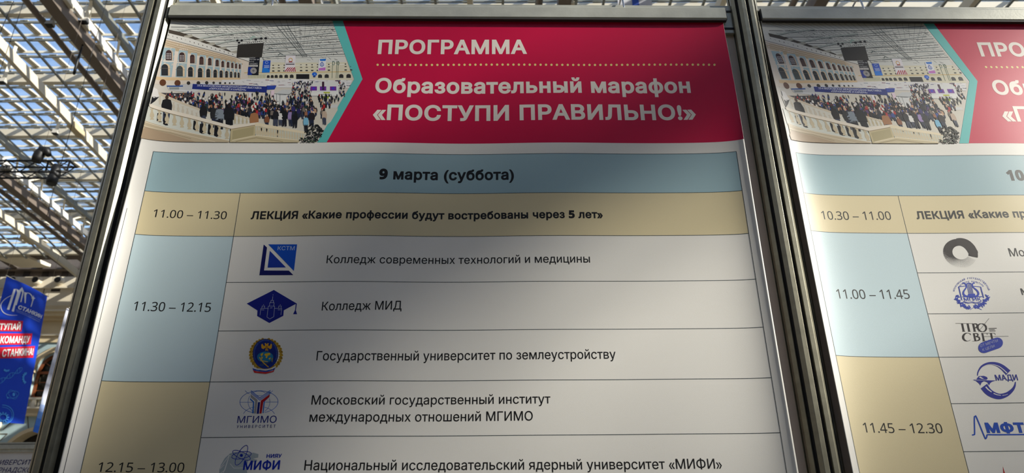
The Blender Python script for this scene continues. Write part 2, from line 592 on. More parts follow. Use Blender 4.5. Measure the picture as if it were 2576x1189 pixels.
# ---- roof girders and ties
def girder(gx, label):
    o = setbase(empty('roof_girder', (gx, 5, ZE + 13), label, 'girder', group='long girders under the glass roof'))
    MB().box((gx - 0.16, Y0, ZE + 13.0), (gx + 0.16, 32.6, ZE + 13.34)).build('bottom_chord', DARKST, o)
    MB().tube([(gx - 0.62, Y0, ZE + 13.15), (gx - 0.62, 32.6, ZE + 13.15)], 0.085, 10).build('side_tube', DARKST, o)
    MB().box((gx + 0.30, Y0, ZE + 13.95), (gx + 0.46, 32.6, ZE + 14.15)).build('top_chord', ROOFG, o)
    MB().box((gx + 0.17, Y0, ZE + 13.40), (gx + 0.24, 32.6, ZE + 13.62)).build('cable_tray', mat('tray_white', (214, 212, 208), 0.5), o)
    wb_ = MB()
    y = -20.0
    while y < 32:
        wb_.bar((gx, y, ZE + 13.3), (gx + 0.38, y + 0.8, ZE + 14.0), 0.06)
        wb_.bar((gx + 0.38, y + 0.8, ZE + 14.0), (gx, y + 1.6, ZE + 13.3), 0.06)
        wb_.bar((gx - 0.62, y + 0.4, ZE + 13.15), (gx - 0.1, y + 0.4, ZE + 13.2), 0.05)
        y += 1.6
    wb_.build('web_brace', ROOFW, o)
    def cleats(a, b, ys):
        first = MB().box(a, b).build('cleat', ROOFW, o)
        for y_ in ys[1:]:
            c = first.copy()
            C.objects.link(c)
            c.parent = o
            c.matrix_parent_inverse = first.matrix_parent_inverse.copy()
            c.location.y += y_ - ys[0]
    ys = [12.0 + 0.85 * k for k in range(25)]
    cleats((gx + 0.05, ys[0], ZE + 13.30), (gx + 0.27, ys[0] + 0.30, ZE + 13.38), ys)
    ys = ys[::2]
    cleats((gx - 0.24, ys[0] + 0.3, ZE + 13.28), (gx - 0.165, ys[0] + 0.9, ZE + 13.33), ys)
    return o
gnames = {-17.5: 'dark roof girder lower left, running down to the eaves behind the stage truss',
          -11.0: 'dark roof girder slanting from the top edge to the left aluminium post',
          -4.7: 'dark roof girder peeping over the top rail of the left poster, left of its middle',
          1.7: 'dark roof girder peeping over the top rail right of the middle of the left poster',
          8.1: 'dark roof girder peeping over the top rail of the right poster'}
for gx, lab in gnames.items():
    girder(gx, lab)
girder(14.5, 'dark roof girder far right behind the right poster')
def tie(gx, label):
    o = setbase(empty('roof_tie', (gx, 5, ZE + 13), label, 'beam', group='pale ties between the roof girders'))
    b = MB()
    ys = [-24 + 3 * k for k in range(20)]
    for a, c in zip(ys, ys[1:]):
        za, zc = (13.0 if y < 23 else 13.0 - 0.006 * (y - 23) ** 2 for y in (a, c))
        xa, xc = (gx + (0.0 if y < 20 else 0.012 * (y - 20) ** 2 * 0.3) for y in (a, c))
        b.hexa([(xa - 0.07, a, ZE + za), (xa + 0.07, a, ZE + za), (xc + 0.07, c, ZE + zc), (xc - 0.07, c, ZE + zc),
                (xa - 0.07, a, ZE + za + 0.30), (xa + 0.07, a, ZE + za + 0.30), (xc + 0.07, c, ZE + zc + 0.30), (xc - 0.07, c, ZE + zc + 0.30)])
    b.build('flat_bar', ROOFW, o)
    c = MB()
    for y in (-10, 0, 10, 18.9, 27):
        c.box((gx - 0.11, y, ZE + (12.98 if y < 23 else 12.9)), (gx + 0.11, y + 0.7, ZE + 13.16))
    c.build('splice_plate', STONE, o)
    return o
tie(-13.25, 'pale sunlit tie beam crossing the glass roof left of the dark girder')
tie(-19.3, 'pale sunlit tie beam low on the left, ending at the dark eaves')
for k in range(1, 5):
    tie(-13.25 + 6.3 * k, 'pale tie beam of the roof hidden behind the posters')

# floodlights clamped to the girders
def floodlight(p, arm, label):
    x, y, z = p
    o = setbase(empty('floodlight', p, label, 'lamp'))
    MB().bar((x + 0.05, y, z + arm), (x - 0.02, y + 0.05, z + 0.1), 0.09, 0.05).build('bracket', ROOFW, o)
    h = MB()
    k_ = 0.7
    h.hexa([(x + k_ * a, y + k_ * b, z + k_ * c) for a, b, c in (
        (-0.14, -0.12, -0.12), (0.14, -0.12, -0.12), (0.10, 0.16, -0.05), (-0.10, 0.16, -0.05),
        (-0.12, -0.06, 0.08), (0.12, -0.06, 0.08), (0.07, 0.12, 0.12), (-0.07, 0.12, 0.12))])
    h.build('housing', mat('lamp_grey', (196, 192, 182), 0.45), o)
    MB().box((x - 0.085, y - 0.075, z - 0.10), (x + 0.085, y + 0.07, z - 0.075)).build('lens', BLACK, o)
    return o
def on_height(px, py, h):
    v = fwd + rgt * ((px - CX) / F_PX) - upv * ((py - CY) / F_PX)
    v = v * (h / v.z)
    return CAM + v
def on_x(px, py, X):
    v = fwd + rgt * ((px - CX) / F_PX) - upv * ((py - CY) / F_PX)
    v = v * (X / v.x)
    return CAM + v
def on_y(px, py, d):
    v = fwd + rgt * ((px - CX) / F_PX) - upv * ((py - CY) / F_PX)
    v = v * (d / v.y)
    return CAM + v
for px, py, h, arm, lab in ((127, 58, 13.0, 0.55, 'pale floodlight between the dark tube and the dark girder near the top left'),
                       (213, 50, 13.4, 0.6, 'pale floodlight right of the dark girder near the top left'),
                       (7, 202, 13.6, 1.25, 'pale floodlight at the left edge under the second roof beam'),
                       (140, 331, 13.9, 1.0, 'pale floodlight under the third roof beam, beside the sunlit tie')):
    floodlight(tuple(on_height(px, py, h)), arm, lab)
def cable(pts, r, label):
    o = MB().tube(pts, r, 6).build('hanging_cable', BLACK)
    return tag(o, label, 'cable')
a = on_height(208, 113, 13.0)
cable([a, on_y(196, 150, a.y + 0.9), on_y(186, 186, a.y + 0.8)], [0.02, 0.035, 0.035], 'short dark cable hanging below the dark girder near the left aluminium post')
a = on_height(34, 3, 14.6)
cable([a, on_y(14, 50, a.y + 0.95), on_y(-4, 92, a.y + 0.95)], 0.012, 'thin black cable hanging at the top left corner')

# stage truss with two moving heads
TY = 14.0
def ty(px, py): return on_y(px, py, TY + 1)
tl = setbase(empty('lighting_truss', tuple(ty(60, 418)), 'black box truss hanging across the glass roof at the left edge', 'truss'))
zt, zb = ty(90, 404).z, ty(90, 432).z
xr = ty(178, 404).x
x0 = xr - 4.6
ch = MB()
S = zt - zb
chords = [(TY, zt), (TY + S, zt), (TY, zb), (TY + S, zb)]
for (yy, zz) in chords:
    MB().tube([(x0, yy, zz), (xr, yy, zz)], 0.022, 8).build('chord', BLACK, tl)
br = MB()
k, x = 0, x0
while x < xr - S * 0.5:
    x2 = min(x + S * 1.2, xr)
    for yy in (TY, TY + S):
        br.bar((x, yy, zt if k % 2 else zb), (x2, yy, zb if k % 2 else zt), 0.018)
    for zz in (zt, zb):
        br.bar((x, TY, zz), (x2, TY + S, zz), 0.014)
    x, k = x2, k + 1
for x in (xr - 0.02, xr - 0.5):
    br.bar((x, TY, zt), (x, TY, zb), 0.03)
    br.bar((x, TY, zt), (x, TY + S, zt), 0.03)
br.build('brace', BLACK, tl)
wr = MB()
for x in (xr - 0.3, xr - 2.4):
    wr.tube([(x, TY + S / 2, zt), (x, TY + S / 2, H(TY) + ZE - 0.1)], 0.008, 6)
wr.build('suspension_wire', BLACK, tl)
cl = MB()
for px in (12, 20, 27):
    p = ty(px, 425)
    cl.lathe([(0.05, -0.05), (0.07, 0), (0.05, 0.05)], (p.x, TY - 0.05, p.z), 'Y', 12)
cl.build('coupler', mat('coupler_grey', (120, 118, 114), 0.4, 0.6), tl)
def moving_head(pts_yoke, head, out, label):
    o = setbase(empty('moving_head_lamp', tuple(ty(*pts_yoke[0])), label, 'stage lamp'))
    fro = Vector((0, -out, 0))
    MB().tube([ty(*p) + fro for p in pts_yoke], [0.07, 0.11, 0.12, 0.10, 0.06][:len(pts_yoke)], 12).build('yoke', BLACK, o)
    MB().tube([ty(*p) + fro for p in head], [0.10, 0.115, 0.115, 0.10], 16).build('head', BLACK, o)
    return o
moving_head([(104, 413), (108, 398), (117, 388), (127, 388), (133, 400)], [(101, 416), (105, 406), (110, 396), (114, 389)], 0.17,
            'black moving head lamp humped on top of the stage truss')
moving_head([(148, 422), (148, 436), (146, 444), (152, 446), (156, 442)], [(144, 446), (141, 454), (138, 463), (136, 470)], 0.125,
            'black moving head lamp hanging nose down below the stage truss')
a = ty(137, 470)
cable([a, ty(126, 510), ty(118, 545)], 0.008, 'thin black cable hanging from the lower stage lamp')

# ================================================================== PRINTING
GLY = {}
def glyphs(body, bold):
    """a line of lettering as triangles, baseline at 0: outlines thickened by `bold`, filled by winding number"""
    key = (body, bold)
    if key in GLY:
        return GLY[key]
    cu = bpy.data.curves.new('lettering', 'FONT')
    cu.body = ''.join(chr((0x1D7EC if bold > 0.02 else 0x1D7E2) + int(c)) if c in '0123456789' else c for c in body)
    cu.space_character = 1 + max(bold, 0) * 1.8
    ob = bpy.data.objects.new('lettering', cu)
    C.objects.link(ob)
    ev = ob.evaluated_get(bpy.context.evaluated_depsgraph_get())
    crv = ev.to_curve(bpy.context.evaluated_depsgraph_get(), apply_modifiers=False)
    loops = []
    for sp in crv.splines:
        pts = []
        if sp.type == 'BEZIER':
            bp = sp.bezier_points
            n = len(bp)
            for i in range(n):
                p0, p1 = bp[i], bp[(i + 1) % n]
                a, h0, h1, b = (Vector(q[:2]) for q in (p0.co, p0.handle_right, p1.handle_left, p1.co))
                flat = abs((b - a).cross(h0 - a)) + abs((b - a).cross(h1 - a)) < 1e-5
                for k in range(1 if flat else 5):
                    t = k / 5.0
                    pts.append(a * (1 - t) ** 3 + h0 * 3 * t * (1 - t) ** 2 + h1 * 3 * t * t * (1 - t) + b * t ** 3)
        else:
            pts = [Vector(p.co[:2]) for p in sp.points]
        out = []
        for p in pts:
            if not out or (p - out[-1]).length > 1e-4:
                out.append(p)
        if len(out) > 2 and (out[0] - out[-1]).length < 1e-4:
            out.pop()
        if len(out) > 2:
            loops.append(out)
    ev.to_curve_clear()
    bpy.data.objects.remove(ob)
    bpy.data.curves.remove(cu)
    def area(l):
        return 0.5 * sum(l[i].x * l[(i + 1) % len(l)].y - l[(i + 1) % len(l)].x * l[i].y for i in range(len(l)))
    V, P = [], []
    from mathutils.geometry import delaunay_2d_cdt
    groups = []                                          # one glyph at a time
    for k, l in enumerate(loops):
        x0, x1 = min(p.x for p in l), max(p.x for p in l)
        hit = [g for g in groups if g[0] < x1 and x0 < g[1]]
        for g in hit:
            groups.remove(g)
        groups.append([min([x0] + [g[0] for g in hit]), max([x1] + [g[1] for g in hit]), sum((g[2] for g in hit), []) + [k]])
    for g in groups:
        big = max((loops[k] for k in g[2]), key=lambda l: abs(area(l)))
        sgn = 1 if area(big) > 0 else -1
        gv, ge = [], []
        for k in g[2]:
            l = loops[k]
            n, n0 = len(l), len(gv)
            for i in range(n):
                d0 = (l[i] - l[i - 1]).normalized()
                d1 = (l[(i + 1) % n] - l[i]).normalized()
                m0, m1 = Vector((d0.y, -d0.x)) * sgn, Vector((d1.y, -d1.x)) * sgn
                m = m0 + m1
                m = m / max(m.length_squared / 2, 0.5) if m.length > 1e-6 else m0
                gv.append(l[i] + m * bold)
            ge += [(n0 + i, n0 + (i + 1) % n) for i in range(n)]
        ov, _, of, _, _, _ = delaunay_2d_cdt(gv, ge, [], 0, 1e-5, True)
        if not of:
            continue
        cen = np.array([[sum(ov[i].x for i in f) / 3, sum(ov[i].y for i in f) / 3] for f in of])
        ea = np.array([gv[i][:] for i, _ in ge])
        eb = np.array([gv[j][:] for _, j in ge])
        up = (ea[None, :, 1] <= cen[:, None, 1]) & (eb[None, :, 1] > cen[:, None, 1])
        dn = (eb[None, :, 1] <= cen[:, None, 1]) & (ea[None, :, 1] > cen[:, None, 1])
        sd_ = (eb[None, :, 0] - ea[None, :, 0]) * (cen[:, None, 1] - ea[None, :, 1]) - (cen[:, None, 0] - ea[None, :, 0]) * (eb[None, :, 1] - ea[None, :, 1])
        wn_ = (up & (sd_ > 0)).sum(1) - (dn & (sd_ < 0)).sum(1)
        base = len(V)
        P += [tuple(base + i for i in f) for f, w_ in zip(of, wn_) if w_ * sgn > 0]
        V += [(v.x, v.y) for v in ov]
    GLY[key] = (V, P)
    return GLY[key]
def cap_height(bold):
    V, _ = glyphs('Н', bold)
    return max(v[1] for v in V)

class Poster:
    """a hung vinyl sheet: edges curl towards the viewer, faint ripples between"""
    EPS = 0.00003
    CURL, LEN, ROLL = 0.0155, 0.032, 0.0
    def __init__(s, xl, xr, ztop, zbot):
        s.xl, s.xr, s.ztop, s.zbot = xl, xr, ztop, zbot
    def delta(s, x, z):
        f = min(max((s.ztop - 0.01 - z) / 0.25, 0), 1)
        f = f * f * (3 - 2 * f)
        a, b = max(x - s.xl, 0), max(s.xr - x, 0)
        d = s.CURL * (math.exp(-a / s.LEN) + math.exp(-b / s.LEN)) * (0.10 + 0.90 * f)
        # the free edge rolls further forward lower down
        d += s.ROLL * min(max((0.62 - z) / 0.2, 0), 1) * math.exp(-a / 0.011)
        u = x - s.xl
        d += f * (0.0013 * math.sin(u * 14.5 + 3.2 + z * 1.0) + 0.0010 * math.sin(u * 24 + 1.0 - z * 3.0))
        d += 0.0035 + 0.0012 * math.sin(z * 9 + 1)
        return d
    def pull(s, a, z):
        """how far the curled edge draws the sheet inwards"""
        f = min(max((s.ztop - 0.01 - z) / 0.25, 0), 1)
        f = f * f * (3 - 2 * f)
        k = 0.25 * s.CURL ** 2 / s.LEN * (0.10 + 0.90 * f) ** 2
        return k * (math.exp(-2 * max(a - s.xl, 0) / s.LEN) - math.exp(-2 * max(s.xr - a, 0) / s.LEN))
    def warp(s, x0, z0):
        """plane point -> sheet coordinates of the point on the same sight line"""
        a, z = x0, z0
        for _ in range(6):
            d = s.delta(a, z)
            a, z = x0 * (1 - d) - s.pull(a, z), z0 * (1 - d)
        return a, z
    def px(s, px, py):
        v = fwd + rgt * ((px - CX) / F_PX) - upv * ((py - CY) / F_PX)
        return s.warp(v.x / v.y, v.z / v.y)
    def xyz(s, a, b, layer):
        return (a + s.pull(a, b), -(s.delta(a, b) + layer * s.EPS), b + ZE)
    def cuts(s):
        c, x = [], s.xl
        while x < s.xr:
            c.append(x)
            e = min(x - s.xl, s.xr - x)
            x += 0.0015 if x - s.xl < 0.02 else 0.003 if e < 0.06 else 0.005 if e < 0.12 else 0.009
        zc, z = [], s.zbot + 0.04
        while z < s.ztop - 0.001:
            zc.append(z)
            z += 0.008 if z > s.ztop - 0.27 else 0.04
        return c[1:], zc
    def bounds(s):
        return (s.xl + 0.0002, s.xr - 0.0002, s.zbot, s.ztop)
class Flat:
    """a flat or gently waving upright surface; axis 'x' faces +x (a = y), axis 'y' faces -y (a = x)"""
    EPS = 0.004
    def __init__(s, axis, d, wave=None):
        s.axis, s.d, s.wave = axis, d, wave
    def px(s, px, py):
        p = on_x(px, py, s.d) if s.axis == 'x' else on_y(px, py, s.d + 1)
        return (p.y if s.axis == 'x' else p.x), p.z - ZE
    def xyz(s, a, b, layer):
        w = s.wave(a, b) if s.wave else 0
        if s.axis == 'x':
            return (s.d + w + layer * s.EPS, a, b + ZE)
        return (a, s.d - w - layer * s.EPS, b + ZE)
    def cuts(s):
        if not s.wave:
            return ([], [])
        return [8 + 0.1 * k for k in range(90)], [0.1 * k for k in range(80)]
    def bounds(s):
        return None

class Print:
    """flat coloured shapes laid on a surface, built as one mesh"""
    def __init__(s, surf, mp=None, ink_rough=0.42):
        s.bm = bmesh.new()
        s.surf = surf
        s.mp = mp or surf.px            # pixel -> surface coordinates
        s.cols = []
        s.lay = s.bm.verts.layers.float.new('layer')
        s.cnt = 0
        s.rough = ink_rough
        s.zlow = None
        s.thin = 1.0
        s.chevron = False
    def mi(s, col):
        if col not in s.cols:
            s.cols.append(col)
        return s.cols.index(col)
    def raw(s, pts, col, layer=1):
        vs = []
        s.cnt += 1
        layer += (s.cnt % 400) * 0.0024
        for a, b in pts:
            v = s.bm.verts.new((a, 0, b))
            v[s.lay] = layer
            vs.append(v)
        try:
            f = s.bm.faces.new(vs)
            f.material_index = s.mi(col)
        except ValueError:
            pass
        return s
    def poly(s, pts, col, layer=1):
        return s.raw([s.mp(*p) for p in pts], col, layer)
    def rect(s, x0, y0, x1, y1, col, layer=1):
        return s.poly([(x0, y0), (x1, y0), (x1, y1), (x0, y1)], col, layer)
    def line(s, pts, w, col, layer=2, close=False):
        """stroke of width w pixels"""
        if close:
            pts = list(pts) + [pts[0]]
        for (xa, ya), (xb, yb) in zip(pts, pts[1:]):
            L = math.hypot(xb - xa, yb - ya) or 1
            nx, ny = -(yb - ya) / L * w / 2, (xb - xa) / L * w / 2
            s.poly([(xa + nx, ya + ny), (xb + nx, yb + ny), (xb - nx, yb - ny), (xa - nx, ya - ny)], col, layer)
        return s
    def stroke(s, pts, ws, col, layer=2, round_=True):
        """one tapering ribbon along pts with widths ws; long rows of points are rounded off"""
        pts = [tuple(p) for p in pts]
        if 3 < len(pts) < 16 and round_:
            wl_ = list(ws) if isinstance(ws, (list, tuple)) else [ws] * len(pts)
            q, qw = [], []
            m = len(pts)
            for i in range(m - 1):
                p0, p1, p2, p3 = (pts[max(i - 1, 0)], pts[i], pts[i + 1], pts[min(i + 2, m - 1)])
                for k in range(5):
                    t = k / 5.0
                    q.append(tuple(0.5 * (2 * p1[c] + (p2[c] - p0[c]) * t + (2 * p0[c] - 5 * p1[c] + 4 * p2[c] - p3[c]) * t * t
                                          + (3 * p1[c] - p0[c] - 3 * p2[c] + p3[c]) * t ** 3) for c in (0, 1)))
                    qw.append(wl_[i] * (1 - t) + wl_[i + 1] * t)
            pts, ws = q + [pts[-1]], qw + [wl_[-1]]
        Lp, Rp = [], []
        for i, (x, y) in enumerate(pts):
            a, b = pts[max(i - 1, 0)], pts[min(i + 1, len(pts) - 1)]
            L = math.hypot(b[0] - a[0], b[1] - a[1]) or 1
            nx, ny = -(b[1] - a[1]) / L, (b[0] - a[0]) / L
            w = ws[i] if isinstance(ws, (list, tuple)) else ws
            Lp.append((x + nx * w / 2, y + ny * w / 2))
            Rp.append((x - nx * w / 2, y - ny * w / 2))
        for i in range(len(pts) - 1):
            s.poly([Lp[i], Lp[i + 1], Rp[i + 1], Rp[i]], col, layer)
        return s
    def disc(s, x, y, rx, ry, col, layer=2, n=20, rot=0, a0=0, a1=2 * math.pi):
        p = []
        for k in range(n):
            t = a0 + (a1 - a0) * k / (n if abs(a1 - a0) > 6.2 else n - 1)
            u, v = rx * math.cos(t), ry * math.sin(t)
            p.append((x + u * math.cos(rot) - v * math.sin(rot), y + u * math.sin(rot) + v * math.cos(rot)))
        return s.poly(p, col, layer)
    def ring(s, x, y, rx, ry, w, col, layer=2, n=40, rot=0, a0=0, a1=2 * math.pi):
        p = []
        for k in range(n + 1):
            t = a0 + (a1 - a0) * k / n
            u, v = rx * math.cos(t), ry * math.sin(t)
            p.append((x + u * math.cos(rot) - v * math.sin(rot), y + u * math.sin(rot) + v * math.cos(rot)))
        return s.stroke(p, w, col, layer)
    def text(s, body, A, B, top, col, bold=0.0, layer=2, shear=0.0, scale_to=None):
        """A, B: left and right end of the baseline; top: pixel height of the capitals above A (or B when top < 0)"""
        V, P = glyphs(body, bold)
        if not V: return s
        x0, x1 = min(v[0] for v in V), max(v[0] for v in V)
        a = Vector(s.mp(*A))
        t = Vector(s.mp(A[0], A[1] - abs(top)))
        b = Vector(s.mp(*B)) if B else None
        hgt = abs(t.y - a.y)
        sy = hgt / cap_height(bold)
        if B:
            d = (b - a)
        else:
            d = Vector((sy * scale_to * (x1 - x0), 0))
        wd = d.length
        d = d / wd
        if d.x < 0: nrm = Vector((-d.y, d.x))
        else: nrm = Vector((-d.y, d.x))
        nrm = Vector((0, 1)) if abs(d.y) < 0.3 else nrm
        vs = []
        for vx, vy in V:
            q = a + d * ((vx - x0 + shear * vy) / (x1 - x0) * wd) + nrm * (vy * sy)
            v = s.bm.verts.new((q.x, 0, q.y))
            v[s.lay] = layer
            vs.append(v)
        m = s.mi(col)
        for p in P:
            try:
                f = s.bm.faces.new([vs[i] for i in p])
                f.material_index = m
            except ValueError:
                pass
        return s
    def build(s, name, parent=None, label=None, inkf=ink):
        bm = s.bm
        bm.normal_update()
        big = [f for f in bm.faces if len(f.verts) > 3]
        bmesh.ops.triangulate(bm, faces=big)
        if s.chevron:                                    # the picture ends at the chevron
            for p, q in (((837, 45), (895, 199)), ((895, 199), (794, 372))):
                (xa, za), (xb, zb_) = s.mp(*p), s.mp(*q)
                no = Vector((za - zb_, 0, xb - xa)).normalized()
                if no.x < 0: no = -no
                bmesh.ops.bisect_plane(bm, geom=bm.verts[:] + bm.edges[:] + bm.faces[:], dist=1e-7, plane_co=(xa, 0, za), plane_no=no, clear_outer=True)
        bd = s.surf.bounds()
        if bd and s.zlow is not None:
            bd = (bd[0], bd[1], s.zlow, bd[3])
        if bd:
            for co, no in (((bd[0], 0, 0), (-1, 0, 0)), ((bd[1], 0, 0), (1, 0, 0)), ((0, 0, bd[2]), (0, 0, -1)), ((0, 0, bd[3]), (0, 0, 1))):
                bmesh.ops.bisect_plane(bm, geom=bm.verts[:] + bm.edges[:] + bm.faces[:], dist=1e-7, plane_co=co, plane_no=no, clear_outer=True)
        ca, cb = s.surf.cuts()
        if bm.verts and (ca or cb):
            xa = [v.co.x for v in bm.verts]
            za = [v.co.z for v in bm.verts]
            for c in ca:
                if min(xa) < c < max(xa):
                    bmesh.ops.bisect_plane(bm, geom=bm.verts[:] + bm.edges[:] + bm.faces[:], dist=1e-7, plane_co=(c, 0, 0), plane_no=(1, 0, 0))
            if max(za) - min(za) > 0.03:
                for c in cb:
                    if min(za) < c < max(za):
                        bmesh.ops.bisect_plane(bm, geom=bm.verts[:] + bm.edges[:] + bm.faces[:], dist=1e-7, plane_co=(0, 0, c), plane_no=(0, 0, 1))
        bmesh.ops.delete(bm, geom=[v for v in bm.verts if not v.link_faces], context='VERTS')
        lay = bm.verts.layers.float['layer']
        for v in bm.verts:
            v.co = s.surf.xyz(v.co.x, v.co.z, v[lay] * s.thin)
        # every face looks outwards
        want = Vector((1, 0, 0)) if getattr(s.surf, 'axis', 'y') == 'x' else Vector((0, -1, 0))
        bm.normal_update()
        for f in bm.faces:
            if f.normal.dot(want) < 0:
                f.normal_flip()
            f.smooth = isinstance(s.surf, Poster)
        me = bpy.data.meshes.new(name)
        bm.to_mesh(me)
        bm.free()
        for c in s.cols:
            me.materials.append(inkf(c))
        o = bpy.data.objects.new(name, me)
        C.objects.link(o)
        if parent is not None:
            o.parent = parent
            o.matrix_parent_inverse = Matrix.Translation(-Vector(parent.get('base', parent.location)))
        if label:
            o['label'] = label
        return o

# ================================================================== EXHIBITION WALL
PX = [-0.5708, 0.4275]
PYC = 0.0045
def post(px, label):
    """grooved octagonal system post, floor to top"""
    o = setbase(empty('aluminium_post', (px, PYC, 0), label, 'post'))
    Rf = 0.0225
    half = Rf * math.tan(math.radians(22.5))
    prof = []
    for k in range(8):
        t = math.radians(45 * k)
        nx, ny = math.cos(t), math.sin(t)
        tx, ty_ = -ny, nx
        for u, r in ((-half, Rf), (-0.0026, Rf), (-0.0026, Rf - 0.0045), (0.0026, Rf - 0.0045), (0.0026, Rf), (half, Rf)):
            prof.append((px + nx * r + tx * u, PYC + ny * r + ty_ * u))
    pts = []
    for p in prof:
        if not pts or math.hypot(p[0] - pts[-1][0], p[1] - pts[-1][1]) > 1e-6:
            pts.append(p)
    if math.hypot(pts[0][0] - pts[-1][0], pts[0][1] - pts[-1][1]) < 1e-6:
        pts.pop()
    MB().prism(pts, 0.02, EYE + 0.945, 'Z').build('grooved_profile', ALU_OLD, o, bevel=0.0004)
    g = MB()
    for k in range(8):
        t = math.radians(45 * k)
        c = (px + math.cos(t) * (Rf - 0.0043), PYC + math.sin(t) * (Rf - 0.0043))
        tx, ty_ = -math.sin(t) * 0.0025, math.cos(t) * 0.0025
        nx, ny = math.cos(t) * 0.0004, math.sin(t) * 0.0004
        g.prism([(c[0] - tx, c[1] - ty_), (c[0] + tx, c[1] + ty_), (c[0] + tx + nx, c[1] + ty_ + ny), (c[0] - tx + nx, c[1] - ty_ + ny)], 0.03, EYE + 0.944, 'Z')
    g.build('slot', GROOVE, o)
    MB().lathe([(0.0215, 0.0), (0.0215, 0.012), (0.012, 0.02), (0.012, 0.03)], (px, PYC, 0), 'Z', 20).build('foot', ALU_OLD, o)
    return o
post(PX[0], 'worn grooved aluminium post at the left edge of the left poster')
post(PX[1], 'worn grooved aluminium post between the two posters')
bays_x = [(PX[0] + 0.0225, PX[1] - 0.0225), (PX[1] + 0.0225, 1.41)]
side = ('left', 'right')
for (xa, xb), sd in zip(bays_x, side):
    r = setbase(empty('top_rail', ((xa + xb) / 2, PYC, EYE + 0.87), 'grooved aluminium top rail behind the clamp strip of the %s poster' % sd, 'rail'))
    MB().box((xa, 0.001, EYE + 0.842), (xb, 0.024, EYE + 0.902)).build('rail_body', ALU, r, bevel=0.001)
    g = MB()
    for z in (0.8885, 0.8515):
        g.box((xa, 0.0002, EYE + z - 0.0019), (xb, 0.0012, EYE + z + 0.0019))
    g.build('slot', GROOVE, r)
    p = MB().box((xa, 0.0075, EYE - 1.55), (xb, 0.0115, EYE + 0.8425)).build('display_panel', PANEL)
    tag(p, 'plain grey wall panel behind the %s poster' % sd, 'panel')
    b = setbase(empty('bottom_rail', ((xa + xb) / 2, PYC, 0.05), 'aluminium bottom rail under the wall panel of the %s poster' % sd, 'rail'))
    MB().box((xa, 0.001, 0.0), (xb, 0.024, 0.06)).build('rail_body', ALU, b, bevel=0.001)

WHITE = (222, 219, 212)
def hook(x, yb, parent):
    """steel S-hook over the top rail, holding the clamp strip"""
    zt_ = EYE + 0.902
    pts = [(x - 0.001, 0.020, zt_ - 0.016), (x - 0.001, 0.0262, zt_ - 0.004), (x, 0.0255, zt_ + 0.008), (x, 0.018, zt_ + 0.016), (x, 0.006, zt_ + 0.017),
           (x + 0.001, -0.003, zt_ + 0.012), (x + 0.001, -0.0065, zt_ + 0.002), (x + 0.002, -0.0070, zt_ - 0.012), (x + 0.002, -0.0062, zt_ - 0.022)]
    pts = [p if p[1] < 0.02 or p[2] > zt_ else (p[0], 0.0265, p[2]) for p in pts]
    return MB().tube(pts, 0.0016, 8).build('hook', CHROME, parent)

def make_sheet(S, parent):
    """the vinyl sheet itself, a thin curled grid with a back"""
    ca, cb = S.cuts()
    xs_ = [S.xl] + ca + [S.xr]
    zs_ = [S.zbot] + cb + [S.ztop]
    bm = bmesh.new()
    g = [[bm.verts.new(S.xyz(x, z, 0)) for x in xs_] for z in zs_]
    gb = [[bm.verts.new(Vector(S.xyz(x, z, 0)) + Vector((0, 0.0007, 0))) for x in xs_] for z in zs_]
    for i in range(len(zs_) - 1):
        for j in range(len(xs_) - 1):
            f = bm.faces.new((g[i][j], g[i][j + 1], g[i + 1][j + 1], g[i + 1][j]))
            f.smooth = True
            f = bm.faces.new((gb[i][j], gb[i + 1][j], gb[i + 1][j + 1], gb[i][j + 1]))
            f.smooth = True
    for i in range(len(zs_) - 1):
        bm.faces.new((g[i][0], g[i + 1][0], gb[i + 1][0], gb[i][0]))
        bm.faces.new((g[i][-1], gb[i][-1], gb[i + 1][-1], g[i + 1][-1]))
    for j in range(len(xs_) - 1):
        bm.faces.new((g[0][j], gb[0][j], gb[0][j + 1], g[0][j + 1]))
        bm.faces.new((g[-1][j], g[-1][j + 1], gb[-1][j + 1], gb[-1][j]))
    me = bpy.data.meshes.new('vinyl_sheet')
    bm.to_mesh(me)
    bm.free()
    me.materials.append(ink(WHITE))
    o = bpy.data.objects.new('vinyl_sheet', me)
    C.objects.link(o)
    o.parent = parent
    o.matrix_parent_inverse = Matrix.Translation(-Vector(parent['base']))
    return o

def make_clamp(xa, xb, parent):
    """two-part aluminium clamp strip that grips the head of the sheet"""
    c = MB().prism([(-0.0115, EYE + 0.8855), (-0.0100, EYE + 0.8875), (-0.0045, EYE + 0.8875), (-0.0042, EYE + 0.862),
                    (-0.0065, EYE + 0.8605), (-0.0108, EYE + 0.8620), (-0.0120, EYE + 0.8640)], xa, xb, 'X')
    c.build('clamp_strip', ALU, parent)
    MB().prism([(-0.0030, EYE + 0.8875), (-0.0005, EYE + 0.8875), (-0.0005, EYE + 0.862), (-0.0030, EYE + 0.862)], xa, xb, 'X').build('clamp_back', ALU, parent)
    MB().box((xa + 0.0005, -0.0112, EYE + 0.8592), (xb - 0.0005, -0.0052, EYE + 0.8619)).build('underside_shade', mat('painted_shade_dark', (34, 32, 30), 0.7), parent)  # dark strip standing in for the shade under the clamp
    for x in (xa, xb):
        e = MB()
        s_ = -1 if x == xa else 1
        e.box((min(x, x + s_ * 0.0015), -0.0105, EYE + 0.8625), (max(x, x + s_ * 0.0015), -0.0008, EYE + 0.8845))
        e.build('end_cap', mat('end_cap_grey', (70, 70, 68), 0.5), parent)
SL = Poster(-0.5445, 0.3858, 0.872, -0.95)
SL.ROLL, SL.CURL = 0.009, 0.0138
SR = Poster(0.4505, 1.3850, 0.872, -0.95)
INKBLK = (24, 22, 22)
INKLINE = (50, 62, 66)
MAG = (190, 0, 60)
TEAL = (92, 184, 180)
DATEB = (152, 179, 186)
BEIGE = (210, 196, 158)
